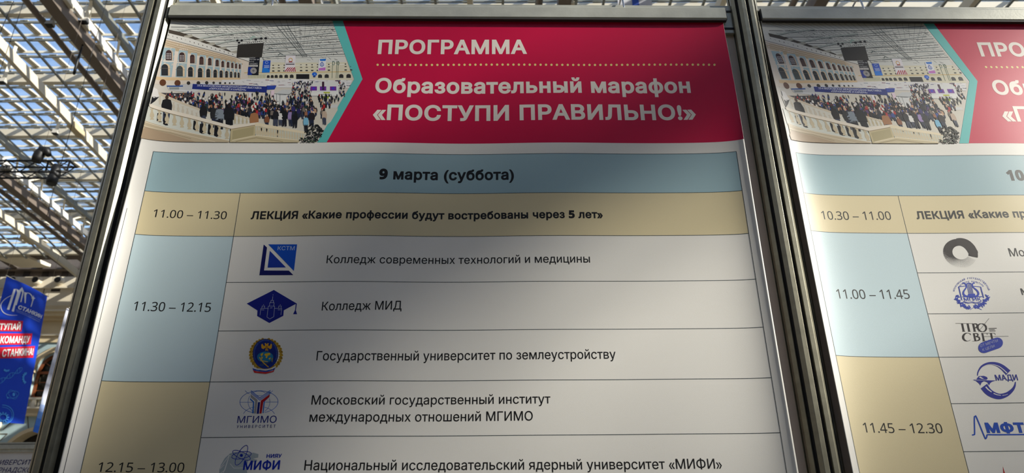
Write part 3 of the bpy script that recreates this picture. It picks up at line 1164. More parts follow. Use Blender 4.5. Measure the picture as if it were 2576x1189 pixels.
PALEB = (188, 207, 212)

# ================================================================== PRINTED PHOTO OF THE HALL
def crop(x0, y0, s):
    return lambda x, y: (x0 + x / s, y0 + y / s)
c2, c3, c4, c5 = crop(360, 50, 7.43), crop(620, 50, 7.43), crop(350, 180, 6.257), crop(600, 180, 6.257)
def mapl(f, pts): return [f(*p) for p in pts]
CREAM, CREAMD, SKYB = (214, 202, 188), (188, 168, 138), (158, 180, 188)
def lerp(a, b, t): return a + (b - a) * t

def person(P, rnd, x, y, h, col, layer, leg=None):
    """a tiny printed figure standing on (x, y), h pixels tall"""
    w = h * rnd.uniform(0.15, 0.21)
    j = lambda s: rnd.uniform(-s, s) * h
    leg = leg or rnd.choice([(26, 26, 32), (34, 40, 60), (22, 22, 24), (60, 66, 84)])
    P.poly([(x - w * 0.7, y - h * 0.45), (x + w * 0.7, y - h * 0.45), (x + w * 0.55 + j(0.04), y), (x + w * 0.15, y),
            (x, y - h * 0.25), (x - w * 0.2, y), (x - w * 0.6 + j(0.04), y)], leg, layer)
    P.poly([(x - w * 0.9, y - h * 0.40), (x + w * 0.9, y - h * 0.40), (x + w + j(0.03), y - h * 0.62), (x + w * 0.75, y - h * 0.82),
            (x, y - h * 0.87), (x - w * 0.75, y - h * 0.82), (x - w + j(0.03), y - h * 0.62)], col, layer)
    P.disc(x + j(0.03), y - h * 0.92, h * 0.065, h * 0.085, rnd.choice([(40, 30, 26), (26, 22, 22), (70, 50, 38), (196, 158, 132)]), layer, 8)
JACK = [(24, 24, 28), (30, 30, 36), (22, 24, 40), (38, 34, 34), (28, 28, 30), (48, 46, 50), (34, 52, 110), (40, 70, 140), (172, 40, 44), (210, 190, 170),
        (222, 218, 212), (200, 196, 196), (150, 100, 70), (120, 110, 100), (90, 60, 110), (190, 150, 120), (30, 60, 60), (22, 22, 26), (26, 26, 26)]

def draw_photo(P):
    rnd = random.Random(5)
    WH = (208, 208, 202)
    # whole field, roof field
    P.poly([(330, 45), (842, 45), (852, 66), (905, 199), (815, 362), (300, 372)], (206, 200, 190), 1)
    P.poly([(400, 45), (838, 45), (878, 176), (872, 160), (760, 165), (640, 158), (404, 84)], WH, 2)
    # roof: lines running away, cross lines, big ribs
    GR = (112, 114, 112)
    for k in range(26):                              # glazing rows, fan from upper left to the far end
        xa = 430 + k * 17
        P.line([(xa, 48), (lerp(xa, 760, 0.62), lerp(48, 178, 0.62) - 8)], 0.8, (138, 140, 138), 3)
    for k in range(17):
        ya = 60 + k * 5.6
        P.line([(max(430, 430 + (ya - 66) * 3.0), ya + 8), (660, ya * 0.9 + 14), (838 + (ya - 58) * 0.36, ya * 0.93 + 2)], 0.8 if k % 3 else 1.6, (120, 122, 120) if k % 3 else (84, 86, 86), 3)
    for k in range(420):                              # short dark sash marks
        x, y = rnd.uniform(440, 850), rnd.uniform(66, 150)
        if y < 76 or x > 470 + (y - 70) * 2.6:
            P.line([(x, y), (x + rnd.uniform(3, 11), y + rnd.uniform(1, 5))], rnd.uniform(0.5, 1.1), rnd.choice([(70, 72, 72), (110, 112, 110), (140, 142, 140), (232, 232, 226)]), 3)
    for pts in ([(480, 240), (900, 165), (1420, 110)], [(800, 390), (1500, 270), (2229, 190)], [(1090, 500), (1700, 380), (2229, 320)]):
        P.stroke(mapl(c2, pts), 3.6, (176, 182, 176), 3)
        P.stroke(mapl(c2, [(x, y + 16) for x, y in pts]), 1.0, (64, 70, 68), 4)
    for pts in ([(0, 240), (560, 180), (1000, 130)], [(420, 345), (900, 325), (1600, 235)], [(340, 455), (1000, 400), (1700, 345)], [(340, 540), (1100, 480), (1740, 440)],
                [(320, 610), (1100, 540), (1780, 510)], [(320, 690), (1000, 640), (1800, 570)]):
        P.stroke(mapl(c3, pts), 2.2, (186, 190, 186), 3)
        P.stroke(mapl(c3, [(x, y + 12) for x, y in pts]), 1.0, (72, 76, 74), 4)
    for dx in (0, 80, 150, 210):
        P.line(mapl(c3, [(560 + dx, 110), (1060 + dx * 0.35, 690)]), 1.5 if dx in (0, 210) else 0.9, (84, 90, 90), 4)
    P.poly(mapl(c2, [(480, 180), (700, 230), (1000, 330), (1600, 560), (1720, 640), (1500, 590), (900, 400), (480, 250)]), (74, 66, 56), 4)
    for k in range(5):
        x, y = 760 + k * 210, 300 + k * 75
        P.poly(mapl(c2, [(x, y), (x + 150, y - 30), (x + 180, y + 10), (x + 40, y + 50)]), (168, 164, 152), 5)
    # left facade
    P.poly(mapl(c2, [(200, 200), (440, 250), (900, 360), (1980, 770), (1980, 1200), (-100, 1200), (100, 800)]), CREAM, 5)
    P.poly(mapl(c2, [(200, 185), (450, 240), (900, 350), (1740, 640), (1980, 740), (1980, 780), (1740, 700), (900, 480), (430, 350), (200, 285)]), (214, 212, 206), 6)
    P.line(mapl(c2, [(200, 282), (440, 345), (900, 470), (1740, 700), (1980, 780)]), 1.0, (56, 54, 52), 7)
    for k in range(16):
        x = 470 + k * 80
        y = 275 + k * 24
        P.line(mapl(c2, [(x, y), (x + 12, y + 20)]), 1.6, (60, 58, 56), 7)
    P.poly(mapl(c2, [(150, 310), (430, 375), (900, 490), (1740, 715), (1840, 790), (1740, 790), (900, 620), (400, 500), (120, 430)]), (202, 184, 158), 6)
    for d in (0, 45, 80):
        P.line(mapl(c2, [(180, 325 + d), (425, 385 + d), (900, 510 + d), (1740, 735 + d * 0.6)]), 0.8, (150, 118, 86), 7)
    up = [(480, 660, 100, 62), (725, 695, 92, 56), (920, 730, 84, 46), (1092, 762, 78, 42), (1246, 780, 72, 35), (1385, 806, 64, 32), (1488, 826, 60, 27), (1587, 840, 56, 26), (1667, 850, 52, 22), (1737, 862, 48, 20), (1806, 872, 45, 19)]
    lo = [(405, 930, 112, 74), (685, 955, 104, 68), (885, 968, 96, 52), (1066, 982, 92, 48), (1218, 990, 84, 42), (1348, 1000, 78, 38), (1458, 1008, 70, 33), (1560, 1014, 66, 30), (1645, 1020, 60, 25), (1722, 1025, 56, 23), (1787, 1030, 52, 21)]
    def arched(cx, cy, h, w, col, lay, glaze=None):
        p = [(cx - w, cy + h), (cx + w, cy + h)]
        for k in range(9):
            t = math.pi * k / 8
            p.append((cx + w * math.cos(t), cy - h + w - w * math.sin(t) * 1.0))
        P.poly(mapl(c2, p), col, lay)
    for (cx, cy, h, w), (lx, ly, lh, lw) in zip(up, lo):
        P.poly(mapl(c2, [(cx - w * 1.75, cy - h * 1.45), (cx + w * 2.0, cy - h * 1.25), (lx + lw * 1.75, ly + lh * 1.25), (lx - lw * 1.15, ly + lh * 1.1)]), SKYB, 6)
        P.poly(mapl(c2, [(cx + w * 2.05, cy - h * 1.3), (cx + w * 3.1, cy - h * 1.1), (lx + lw * 2.6, ly + lh * 1.1), (lx + lw * 1.75, ly + lh * 1.1)]), (222, 208, 194), 7)
        P.poly(mapl(c2, [(cx + w * 1.95, cy - h * 1.4), (cx + w * 3.3, cy - h * 1.2), (cx + w * 3.0, cy - h * 0.7), (cx + w * 2.1, cy - h * 0.75)]), CREAMD, 8)
        P.poly(mapl(c2, [(cx - w * 1.7, cy + h * 1.02), (cx + w * 1.7, cy + h * 1.15), (cx + w * 1.6, cy + h * 1.3), (cx - w * 1.8, cy + h * 1.2)]), (226, 214, 200), 8)
        arched(cx + w * 0.28, cy, h, w, (196, 178, 158), 7)
        arched(cx, cy, h * 0.96, w * 0.9, (64, 44, 42), 8)
        for r in range(4):
            for q in (-0.5, 0, 0.5):
                P.rect(*c2(cx + w * (q - 0.14), cy - h * 0.35 + r * h * 0.3), *c2(cx + w * (q + 0.14), cy - h * 0.18 + r * h * 0.3), (206, 204, 206) if cx < 800 else (112, 84, 74), 9)
        arched(lx + lw * 0.35, ly, lh, lw, (214, 190, 158), 7)
        arched(lx, ly + 4, lh * 0.95, lw * 0.85, (44, 46, 48) if lx != 685 else (70, 76, 76), 8)
        P.line(mapl(c2, [(lx - lw * 1.2, ly - lh * 0.25), (lx + lw * 1.4, ly - lh * 0.18)]), 0.7, (120, 110, 100), 9)
    P.poly(mapl(c2, [(250, 1060), (900, 1075), (1820, 1080), (1820, 1115), (900, 1125), (240, 1120)]), (214, 186, 146), 8)
    for x, y, w_ in ((370, 1150, 62), (645, 1160, 58), (850, 1160, 34), (1035, 1160, 36), (1190, 1155, 32), (1320, 1155, 24), (1440, 1160, 22), (1535, 1160, 18), (1620, 1160, 16), (1695, 1160, 14)):
        P.disc(*c2(x, y + 22), w_ / 7.43, w_ / 7.43, (96, 58, 36) if x < 700 else (52, 48, 46), 9, 12)
    # far facade
    P.poly(mapl(c3, [(-60, 740), (300, 790), (900, 800), (1880, 790), (1960, 990), (1990, 1130), (-60, 1110)]), (212, 206, 182), 5)
    P.line(mapl(c3, [(-40, 990), (420, 985), (1960, 968)]), 2.0, (204, 176, 120), 6)
    P.line(mapl(c3, [(300, 880), (900, 850), (1880, 830)]), 1.2, (232, 230, 222), 6)
    for k in range(15):
        x = 480 + k * 104
        if 690 < x < 920 or 1330 < x < 1480 or 1590 < x < 1740: continue
        P.rect(*c3(x, 945 - k * 1.5), *c3(x + 44, 968 - k * 1.5), (66, 62, 58), 6)
        P.disc(*c3(x + 22, 906 - k * 2), 3.2, 2.2, (62, 58, 54), 6, 8, 0, math.pi, 2 * math.pi)
        P.rect(*c3(x + 6, 842 - k * 2), *c3(x + 32, 862 - k * 2), (70, 66, 62), 6)
    for k, x in enumerate((408, 482, 556, 644, 744, 846, 1376, 1500, 1772, 1910)):
        h_, w_ = 34 + k * 1.2, 26 + k * 1.9
        P.poly(mapl(c3, [(x - w_, 1085), (x + w_, 1085)] + [(x + w_ * math.cos(t), 1085 - h_ - w_ * 0.7 * math.sin(t)) for t in (0.2, 0.8, 1.57, 2.3, 2.9)]), (48, 46, 44), 6)
    for k in range(12):
        P.line(mapl(c3, [(40 + k * 28, 1020), (36 + k * 28, 1085)]), 1.2, (150, 156, 122), 6)
    P.poly(mapl(c3, [(930, 1015), (1175, 1015), (1175, 1105), (930, 1105)]), (30, 28, 28), 7)
    for x in (1612, 1690, 1720):
        P.line(mapl(c3, [(x, 770), (x - 12, 1090)]), 1.0, (66, 96, 78), 7)
    for x, y in ((1630, 790), (1715, 790)):
        P.ring(*c3(x, y + 20), 2.6, 4.5, 1.1, (58, 92, 80), 7, 10)
    P.disc(*c3(1272, 1015), 6.4, 4.9, (32, 96, 200), 8, 18)
    P.disc(*c3(1268, 1062), 3.6, 2.0, (40, 60, 120), 8, 10)
    P.disc(*c3(1278, 1018), 1.6, 1.4, (150, 190, 240), 9, 8)
    # hanging screen and banners
    P.poly([c2(1775, 462), c3(325, 432), c3(288, 702), c2(1745, 706)], (50, 46, 40), 9)
    for x, y in ((1765, 385), (1845, 385), (1795, 425)):
        P.disc(*c2(x, y), 3, 2.6, (30, 28, 28), 9, 8)
    for x, y in ((280, 350), (362, 345), (175, 365)):
        P.disc(*c3(x, y), 3.6, 3.0, (34, 32, 32), 9, 8)
    for k in range(8):
        P.disc(*c3(20 + k * 38, 428 - k * 4), 1.1, 1.1, (46, 44, 42), 9, 6)
    P.stroke(mapl(c3, [(70, 380), (120, 310), (170, 320)]), 3, (150, 176, 166), 8)
    for x, y, w_ in ((450, 535, 50), (640, 640, 45)):
        P.stroke(mapl(c3, [(x - w_, y + 22), (x - 10, y - 15), (x + w_, y + 10)]), 2.0, (84, 96, 94), 5)
    bk = [(62, 705), (252, 705), (225, 1035), (22, 1030)]
    P.poly(mapl(c3, bk), (22, 22, 30), 9)
    P.poly(mapl(c3, [(34, 882), (120, 895), (100, 1032), (22, 1030)]), (26, 50, 140), 10)
    P.text('ТИТСЯ', c3(60, 722), c3(160, 722), 3.0, (206, 206, 206), 0.0, 11)
    P.text('РАТОВ ЧИ', c3(60, 752), c3(232, 754), 2.9, (206, 206, 206), 0.0, 11)
    P.text('КТО', c3(58, 792), c3(140, 792), 2.9, (206, 206, 206), 0.0, 11)
    P.text('СОЗДАЕТ', c3(60, 830), c3(208, 830), 2.9, (206, 206, 206), 0.0, 11)
    P.poly(mapl(c3, [(46, 844), (214, 842), (212, 876), (44, 876)]), (220, 216, 214), 10)
    P.text('БУДУЩЕЕ', c3(52, 868), c3(204, 868), 2.6, (30, 30, 36), 0.02, 11)
    P.disc(*c3(132, 950), 8, 7.6, (176, 172, 170), 10, 14)
    P.ring(*c3(132, 950), 6.0, 5.6, 0.8, (70, 68, 72), 11, 12)
    P.disc(*c3(132, 950), 3.6, 3.4, (110, 108, 110), 11, 10)
    P.poly(mapl(c3, [(315, 762), (452, 758), (435, 985), (290, 988)]), (30, 78, 184), 9)
    P.poly(mapl(c3, [(300, 900), (390, 905), (438, 940), (435, 985), (290, 988)]), (32, 120, 214), 10)
    P.ring(*c3(380, 798), 3.6, 2.8, 0.7, (190, 210, 240), 11, 12)
    for k in range(3):
        P.line(mapl(c3, [(330, 855 + k * 20), (425, 853 + k * 20)]), 1.1, (190, 208, 240), 11)
    P.poly(mapl(c3, [(738, 670), (920, 665), (905, 970), (710, 966)]), (222, 216, 220), 9)
    P.ring(*c3(826, 750), 4.4, 4.4, 1.6, (206, 160, 70), 10, 16)
    P.poly(mapl(c3, [(800, 775), (852, 775), (862, 795), (790, 795)]), (150, 40, 40), 11)
    P.line(mapl(c3, [(740, 812), (900, 808)]), 0.7, (60, 50, 60), 10)
    P.line(mapl(c3, [(738, 832), (898, 830)]), 1.9, (36, 30, 36), 10)
    for k in range(6):
        x = 712 + k * 38
        P.poly(mapl(c3, [(x, 966), (min(x + 62, 908), 890), (min(x + 84, 910), 890), (x + 20, 966)]), (170, 34, 52), 10)
    P.poly(mapl(c3, [(1352, 732), (1490, 730), (1478, 956), (1336, 954)]), (222, 222, 226), 9)
    P.poly(mapl(c3, [(1370, 735), (1490, 728), (1478, 768), (1380, 768)]), (26, 110, 200), 10)
    P.ring(*c3(1412, 838), 4.4, 4.0, 1.5, (32, 80, 170), 10, 14)
    P.line(mapl(c3, [(1395, 800), (1412, 785), (1430, 800)]), 1.3, (32, 80, 170), 10)
    P.disc(*c3(1412, 842), 1.6, 1.6, (32, 80, 170), 10, 8)
    P.poly(mapl(c3, [(1352, 905), (1478, 888), (1476, 945), (1350, 945)]), (190, 110, 190), 10)
    # exhibition stands
    P.poly(mapl(c5, [(-260, 130), (420, 110), (1120, 120), (1780, 150), (1740, 260), (600, 250), (-260, 190)]), (218, 216, 216), 6)
    for k in range(60):
        x, y = rnd.uniform(40, 1750), rnd.uniform(125, 225)
        P.line(mapl(c5, [(x, y), (x + rnd.uniform(20, 90), y + rnd.uniform(-3, 6))]), rnd.uniform(0.6, 1.6), rnd.choice([(80, 84, 96), (150, 156, 170), (60, 70, 130), (120, 60, 70), (240, 240, 240), (190, 186, 184)]), 7)
    P.poly(mapl(c4, [(430, 215), (820, 190), (1000, 175), (1300, 165), (1300, 205), (830, 330), (470, 290)]), (206, 206, 208), 7)
    for k in range(5):
        P.line(mapl(c4, [(480 + 30 * k, 265 - 14 * k), (830, 280 - 22 * k)]), 0.8, (140, 140, 146), 8)
    P.poly(mapl(c4, [(440, 220), (692, 218), (692, 238), (440, 240)]), (40, 76, 140), 9)
    P.poly(mapl(c4, [(470, 246), (630, 246), (630, 284), (480, 284)]), (140, 144, 142), 9)
    P.rect(*c4(300, 330), *c4(870, 470), (70, 66, 70), 7)
    # blue fascia with its writing
    fas = [c4(845, 195), c5(455, 235), c5(442, 330), c4(835, 275)]
    P.poly(fas, (30, 44, 122), 10)
    P.text('33-я МОСКОВСКАЯ МЕЖДУНАРОДНАЯ ВЫСТАВКА', c4(912, 232), c5(362, 275), 4.6, (212, 214, 226), 0.01, 11)
    P.text('«ОБРАЗОВАНИЕ И КАРЬЕРА»', c4(1100, 280), c5(120, 303), 4.4, (212, 214, 226), 0.01, 11)
    P.poly(mapl(c5, [(440, 222), (600, 220), (570, 280), (452, 286)]), (40, 66, 160), 9)
    # pale hall floor
    P.poly([c4(1310, 330), c4(1470, 330), c5(520, 350), c5(1560, 420), c5(1560, 700), c5(1200, 1000), c5(350, 860), c4(1540, 640), c4(1330, 560)], (206, 200, 186), 7)
    # small booths
    P.poly(mapl(c5, [(570, 350), (690, 285), (885, 285), (800, 365)]), (196, 198, 198), 9)
    P.poly(mapl(c5, [(555, 350), (800, 362), (795, 560), (548, 560)]), (214, 214, 212), 9)
    for x in (555, 600, 655, 795):
        P.line(mapl(c5, [(x, 352), (x - 4, 560)]), 0.9, (70, 74, 76), 10)
    P.line(mapl(c5, [(555, 350), (800, 363), (885, 286)]), 1.2, (70, 78, 80), 10)
    P.line(mapl(c5, [(625, 365), (750, 368)]), 0.9, (110, 112, 116), 10)
    P.poly(mapl(c5, [(1160, 165), (1570, 165), (1575, 385), (1150, 385)]), (216, 216, 214), 9)
    for x in (1135, 1282, 1440):
        P.rect(*c5(x, 235), *c5(x + 100, 300), (110, 44, 150), 10)
        P.disc(*c5(x + 50, 265), 3.2, 3.0, (60, 60, 190), 11, 8)
    P.rect(*c5(1315, 160), *c5(1350, 290), (64, 30, 52), 11)
    P.poly(mapl(c5, [(1140, 330), (1575, 315), (1575, 380), (1140, 378)]), (226, 226, 222), 10)
    P.rect(*c5(1340, 322), *c5(1440, 345), (180, 186, 60), 11)
    P.rect(*c5(1340, 390), *c5(1445, 425), (160, 180, 40), 11)
    P.line(mapl(c5, [(1270, 362), (1470, 362)]), 0.9, (50, 50, 60), 11)
    P.rect(*c5(1395, 475), *c5(1455, 520), (40, 66, 140), 11)
    P.rect(*c5(1380, 520), *c5(1560, 570), (206, 206, 204), 10)
    P.poly(mapl(c5, [(165, 330), (208, 330), (200, 515), (148, 515)]), (220, 214, 220), 12)
    P.poly(mapl(c5, [(155, 430), (204, 460), (200, 515), (148, 515)]), (200, 40, 84), 13)
    P.poly(mapl(c5, [(512, 300), (566, 290), (552, 540), (508, 530)]), (222, 200, 212), 11)
    P.disc(*c4(1660, 510), 7, 1.6, (222, 220, 216), 12, 10)
    # crowd, far to near
    for k in range(760):
        t = (k / 760.0) ** 0.8
        y = lerp(238, 300, t)
        if y < 262: x = rnd.uniform(404, 862 - (y - 238) * 0.4)
        else: x = rnd.uniform(430 + (y - 262) * 3.4, 846 - (y - 262) * 0.9)
        if 690 < x < 722 and 236 < y < 268: continue
        if 775 < x < 850 and y < 246: continue
        if x > 790 and y > 262 and rnd.random() < 0.72: continue
        if 560 < x < 590 and 240 < y < 270 and rnd.random() < 0.6: continue
        person(P, rnd, x, y, lerp(9, 22, t) * rnd.uniform(0.85, 1.15), rnd.choice(JACK), 12 + int(t * 5))
    for k in range(230):                              # packed aisle at the right
        x, y = rnd.uniform(735, 868), rnd.uniform(210, 246)
        if x > 745 + (246 - y) * 1.3 and x < 780 + 72: 
            if x > 780: continue
        person(P, rnd, x, y, rnd.uniform(6, 9), rnd.choice(JACK), 12)
    # stairs: far balustrade, people, near balustrade
    ST, STD, STL = (206, 192, 170), (168, 152, 126), (226, 216, 200)
    P.poly(mapl(c4, [(180, 340), (320, 330), (920, 570), (1110, 640), (1480, 660), (1740, 730), (1740, 830), (1450, 860), (180, 560)]), (210, 206, 194), 18)
    P.poly(mapl(c4, [(300, 330), (330, 330), (930, 575), (1110, 640), (1110, 668), (920, 605), (320, 372)]), ST, 19)
    P.poly(mapl(c4, [(1500, 660), (1740, 735), (1740, 765), (1490, 690)]), ST, 19)
    def baluster(x, yt, yb, w_, lay, col):
        pr = [(0.0, 0.9), (0.06, 0.9), (0.10, 0.45), (0.30, 0.5), (0.55, 1.0), (0.72, 0.95), (0.86, 0.45), (0.92, 0.9), (1.0, 0.9)]
        L_ = [(x - w_ * r, lerp(yt, yb, t)) for t, r in pr]
        R_ = [(x + w_ * r, lerp(yt, yb, t)) for t, r in pr]
        P.poly(L_ + R_[::-1], col, lay)
    for k in range(9):
        x = 330 + k * 72
        baluster(*c4(x, 0)[:1], c4(0, 385 + k * 33)[1], c4(0, 520 + k * 30)[1], 3.4, 20, (200, 190, 172))
    for k in range(4):
        baluster(c4(1510 + 62 * k, 0)[0], c4(0, 690 + 18 * k)[1], c4(0, 820)[1], 2.6, 20, (190, 176, 144))
    for px_, py_, h_, col in ((420, 306, 66, (30, 28, 28)), (512, 318, 60, (28, 26, 26)), (541, 322, 58, (40, 40, 40)), (553, 326, 60, (128, 138, 148)), (577, 330, 70, (26, 26, 28)),
                              (640, 334, 58, (162, 112, 74)), (672, 322, 34, (132, 82, 54)), (694, 318, 44, (30, 30, 34)), (706, 316, 36, (220, 218, 214)), (716, 318, 46, (22, 22, 24)),
                              (731, 318, 42, (150, 130, 176)), (742, 322, 50, (24, 24, 28)), (770, 332, 42, (120, 178, 206)), (784, 318, 40, (36, 30, 30)), (816, 314, 40, (188, 166, 146)),
                              (752, 296, 26, (40, 36, 90)), (738, 290, 26, (50, 44, 104))):
        person(P, rnd, px_, py_, h_, col, 22)
    P.poly(mapl(c4, [(228, 250), (290, 280), (318, 400), (230, 420), (200, 380)]), (224, 220, 216), 22)
    P.poly(mapl(c4, [(205, 400), (318, 400), (250, 470), (180, 520)]), (30, 28, 30), 22)
    # near balustrade
    P.poly(mapl(c4, [(100, 540), (1450, 880), (1420, 1090), (60, 790)]), (204, 206, 196), 21)
    for k in range(11):
        x = 205 + k * 118
        baluster(c4(x, 0)[0], c4(0, 585 + k * 31)[1], c4(0, 760 + k * 30.5)[1], 5.6, 24, (194, 180, 152))
    for x, y, h_ in ((330, 800, 24), (430, 850, 30), (900, 930, 26), (1000, 980, 26), (1130, 1000, 28), (1230, 1030, 30)):
        P.poly(mapl(c4, [(x - 40, y - h_ * 6.0), (x + 25, y - h_ * 6.2), (x + 5, y - 60), (x + 30, y), (x - 10, y), (x - 50, y - 20)]), (24, 22, 24), 23)
    P.poly(mapl(c4, [(160, 520), (190, 515), (800, 680), (1440, 850), (1880, 800), (1880, 838), (1455, 905), (800, 735), (170, 562)]), STL, 25)
    P.line(mapl(c4, [(170, 562), (800, 738), (1455, 908), (1880, 840)]), 1.4, (150, 132, 106), 26)
    P.poly(mapl(c4, [(80, 770), (1420, 1085), (1420, 1150), (20, 1050)]), (186, 170, 142), 25)
    P.line(mapl(c4, [(90, 790), (760, 960), (1425, 1088)]), 1.3, (224, 212, 190), 26)
    P.line(mapl(c4, [(70, 850), (500, 940), (900, 1040), (1200, 1110)]), 1.5, (214, 200, 176), 26)
    P.line(mapl(c4, [(70, 870), (500, 970), (820, 1060)]), 1.0, (140, 122, 98), 26)
    P.poly(mapl(c4, [(20, 960), (100, 880), (500, 985), (900, 1110), (20, 1110)]), (170, 148, 122), 26)
    P.poly([c4(1445, 905), c5(320, 830), c5(260, 1010), c4(1430, 1120)], (190, 176, 138), 25)
    P.poly([c4(1475, 935), c5(245, 870), c5(235, 1000), c4(1465, 1075)], (170, 158, 120), 26)
    P.poly(mapl(c5, [(-110, 1090), (300, 1005), (960, 1085), (950, 1130), (-120, 1130)]), (192, 178, 144), 27)
    P.line(mapl(c5, [(-100, 1085), (290, 1010), (960, 1085)]), 1.6, (226, 214, 186), 28)
    P.line(mapl(c5, [(-40, 1105), (280, 1045), (700, 1105)]), 1.2, (140, 124, 90), 28)
    P.poly(mapl(c5, [(270, 850), (1110, 970), (960, 1085), (270, 1010)]), (196, 196, 182), 25)
    for k in range(18):
        x = 300 + k * 42
        baluster(c5(x, 0)[0], c5(0, 870 + k * 5.6)[1], c5(0, 1018 + k * 4)[1], 4.0 - k * 0.12, 26, (202, 188, 158))
    for x, y in ((355, 940), (435, 960), (625, 990), (680, 980), (860, 990)):
        P.poly(mapl(c5, [(x - 22, y - 70), (x + 26, y - 60), (x + 6, y + 50), (x - 16, y + 40)]), (30, 28, 30), 25)
    P.poly(mapl(c5, [(262, 812), (320, 812), (1105, 958), (1095, 990), (300, 862), (262, 858)]), (222, 208, 178), 27)
    # dark plants
    for k in range(110):
        a, r = rnd.uniform(0, 6.28), rnd.uniform(0, 1) ** 0.5
        x, y = 1190 + 140 * r * math.cos(a), 960 + 140 * r * math.sin(a)
        if k > 70: x, y = 1110 + 150 * r * math.cos(a), 1080 + 50 * r * math.sin(a)
        x, y = c5(x, y)
        t = rnd.uniform(0, 6.28)
        P.disc(x, y, rnd.uniform(2.5, 5), rnd.uniform(1, 2), rnd.choice([(22, 26, 22), (30, 34, 28), (18, 20, 18), (24, 30, 26), (60, 84, 56), (110, 124, 104)] if k > 70 else [(22, 26, 22), (28, 32, 28), (18, 20, 18)]), 29, 7, t)

def draw_header(P):
    P.poly([(856, 45), (1925, 45), (1925, 372), (811, 372), (908, 199)], MAG, 2)
    P.poly([(833, 45), (860, 45), (912, 199), (814, 372), (790, 372), (891, 199)], TEAL, 6)

def draw_title(P):
    W_ = (226, 218, 208)
    P.text('ПРОГРАММА', (950, 134.5), (1326, 134), 34.5, W_, 0.036, 5)
def draw_subtitle(P):
    W_ = (226, 218, 208)
    P.text('Образовательный марафон', (943, 232), (1738, 232), 36, W_, 0.036, 5)
    P.text('«ПОСТУПИ ПРАВИЛЬНО!»', (937, 300), (1752, 299), 37.5, W_, 0.036, 5)
def draw_dots(P):
    for k in range(63):
        P.disc(950 + k * 13.665, 163 + 0.4 * math.sin(k * 0.2), 3.0, 2.9, (226, 204, 128), 5, 12)

# ================================================================== LOGOS (left poster)
NAVY, BLUE, ROYAL = (6, 10, 88), (4, 74, 182), (16, 30, 140)
cA = crop(540, 590, 4.953)      # crops used to read the marks off the posters
cB = crop(540, 830, 4.403)
cD = crop(500, 1090, 7.156)
def logo_triangles(P):
    P.poly(mapl(cA, [(612, 122), (653, 160), (616, 445), (925, 447), (980, 503), (557, 505)]), NAVY, 4)
    P.poly(mapl(cA, [(688, 200), (889, 408), (660, 410)]), (16, 50, 150), 4)
    P.poly(mapl(cA, [(668, 120), (1028, 120), (988, 452)]), BLUE, 4)
    P.text('КСТМ', cA(784, 193), cA(994, 193), 10, (176, 190, 206), 0.0, 6)
def logo_cap(P):
    col = (10, 22, 122)
    L_ = (176, 184, 196)
    P.poly(mapl(cA, [(738, 688), (1022, 856), (862, 942), (856, 1010), (682, 1100), (530, 1012), (534, 944), (400, 858)]), col, 4)
    P.line(mapl(cA, [(1018, 856), (1008, 935)]), 2.4, col, 4)
    P.poly(mapl(cA, [(1008, 925), (1027, 990), (977, 990)]), col, 4)
    w_ = 0.9
    P.line(mapl(cA, [(669, 890), (747, 890), (738, 1020), (688, 1050), (652, 1026)]), w_, L_, 6, True)
    P.line(mapl(cA, [(684, 888), (688, 846), (742, 846), (738, 888)]), w_, L_, 6)
    P.line(mapl(cA, [(700, 844), (703, 818), (734, 818), (731, 844)]), w_, L_, 6)
    P.line(mapl(cA, [(718, 816), (726, 768)]), w_, L_, 6)
    P.disc(*cA(728, 750), 0.9, 0.9, L_, 6, 8)
    for x0_ in (588, 796):
        P.line(mapl(cA, [(x0_, 914), (x0_ + 4, 888), (x0_ + 36, 888), (x0_ + 32, 914)]), w_, L_, 6)
        P.disc(*cA(x0_ + 22, 872), 0.8, 0.8, L_, 6, 8)
    P.line(mapl(cA, [(672, 918), (576, 918), (565, 1004)]), w_, L_, 6)
    P.line(mapl(cA, [(744, 918), (836, 918), (826, 1000)]), w_, L_, 6)
    P.line(mapl(cA, [(580, 936), (618, 938)]), w_, L_, 6)
    P.line(mapl(cA, [(788, 936), (828, 936)]), w_, L_, 6)
    P.line(mapl(cA, [(690, 914), (720, 910)]), w_, L_, 6)
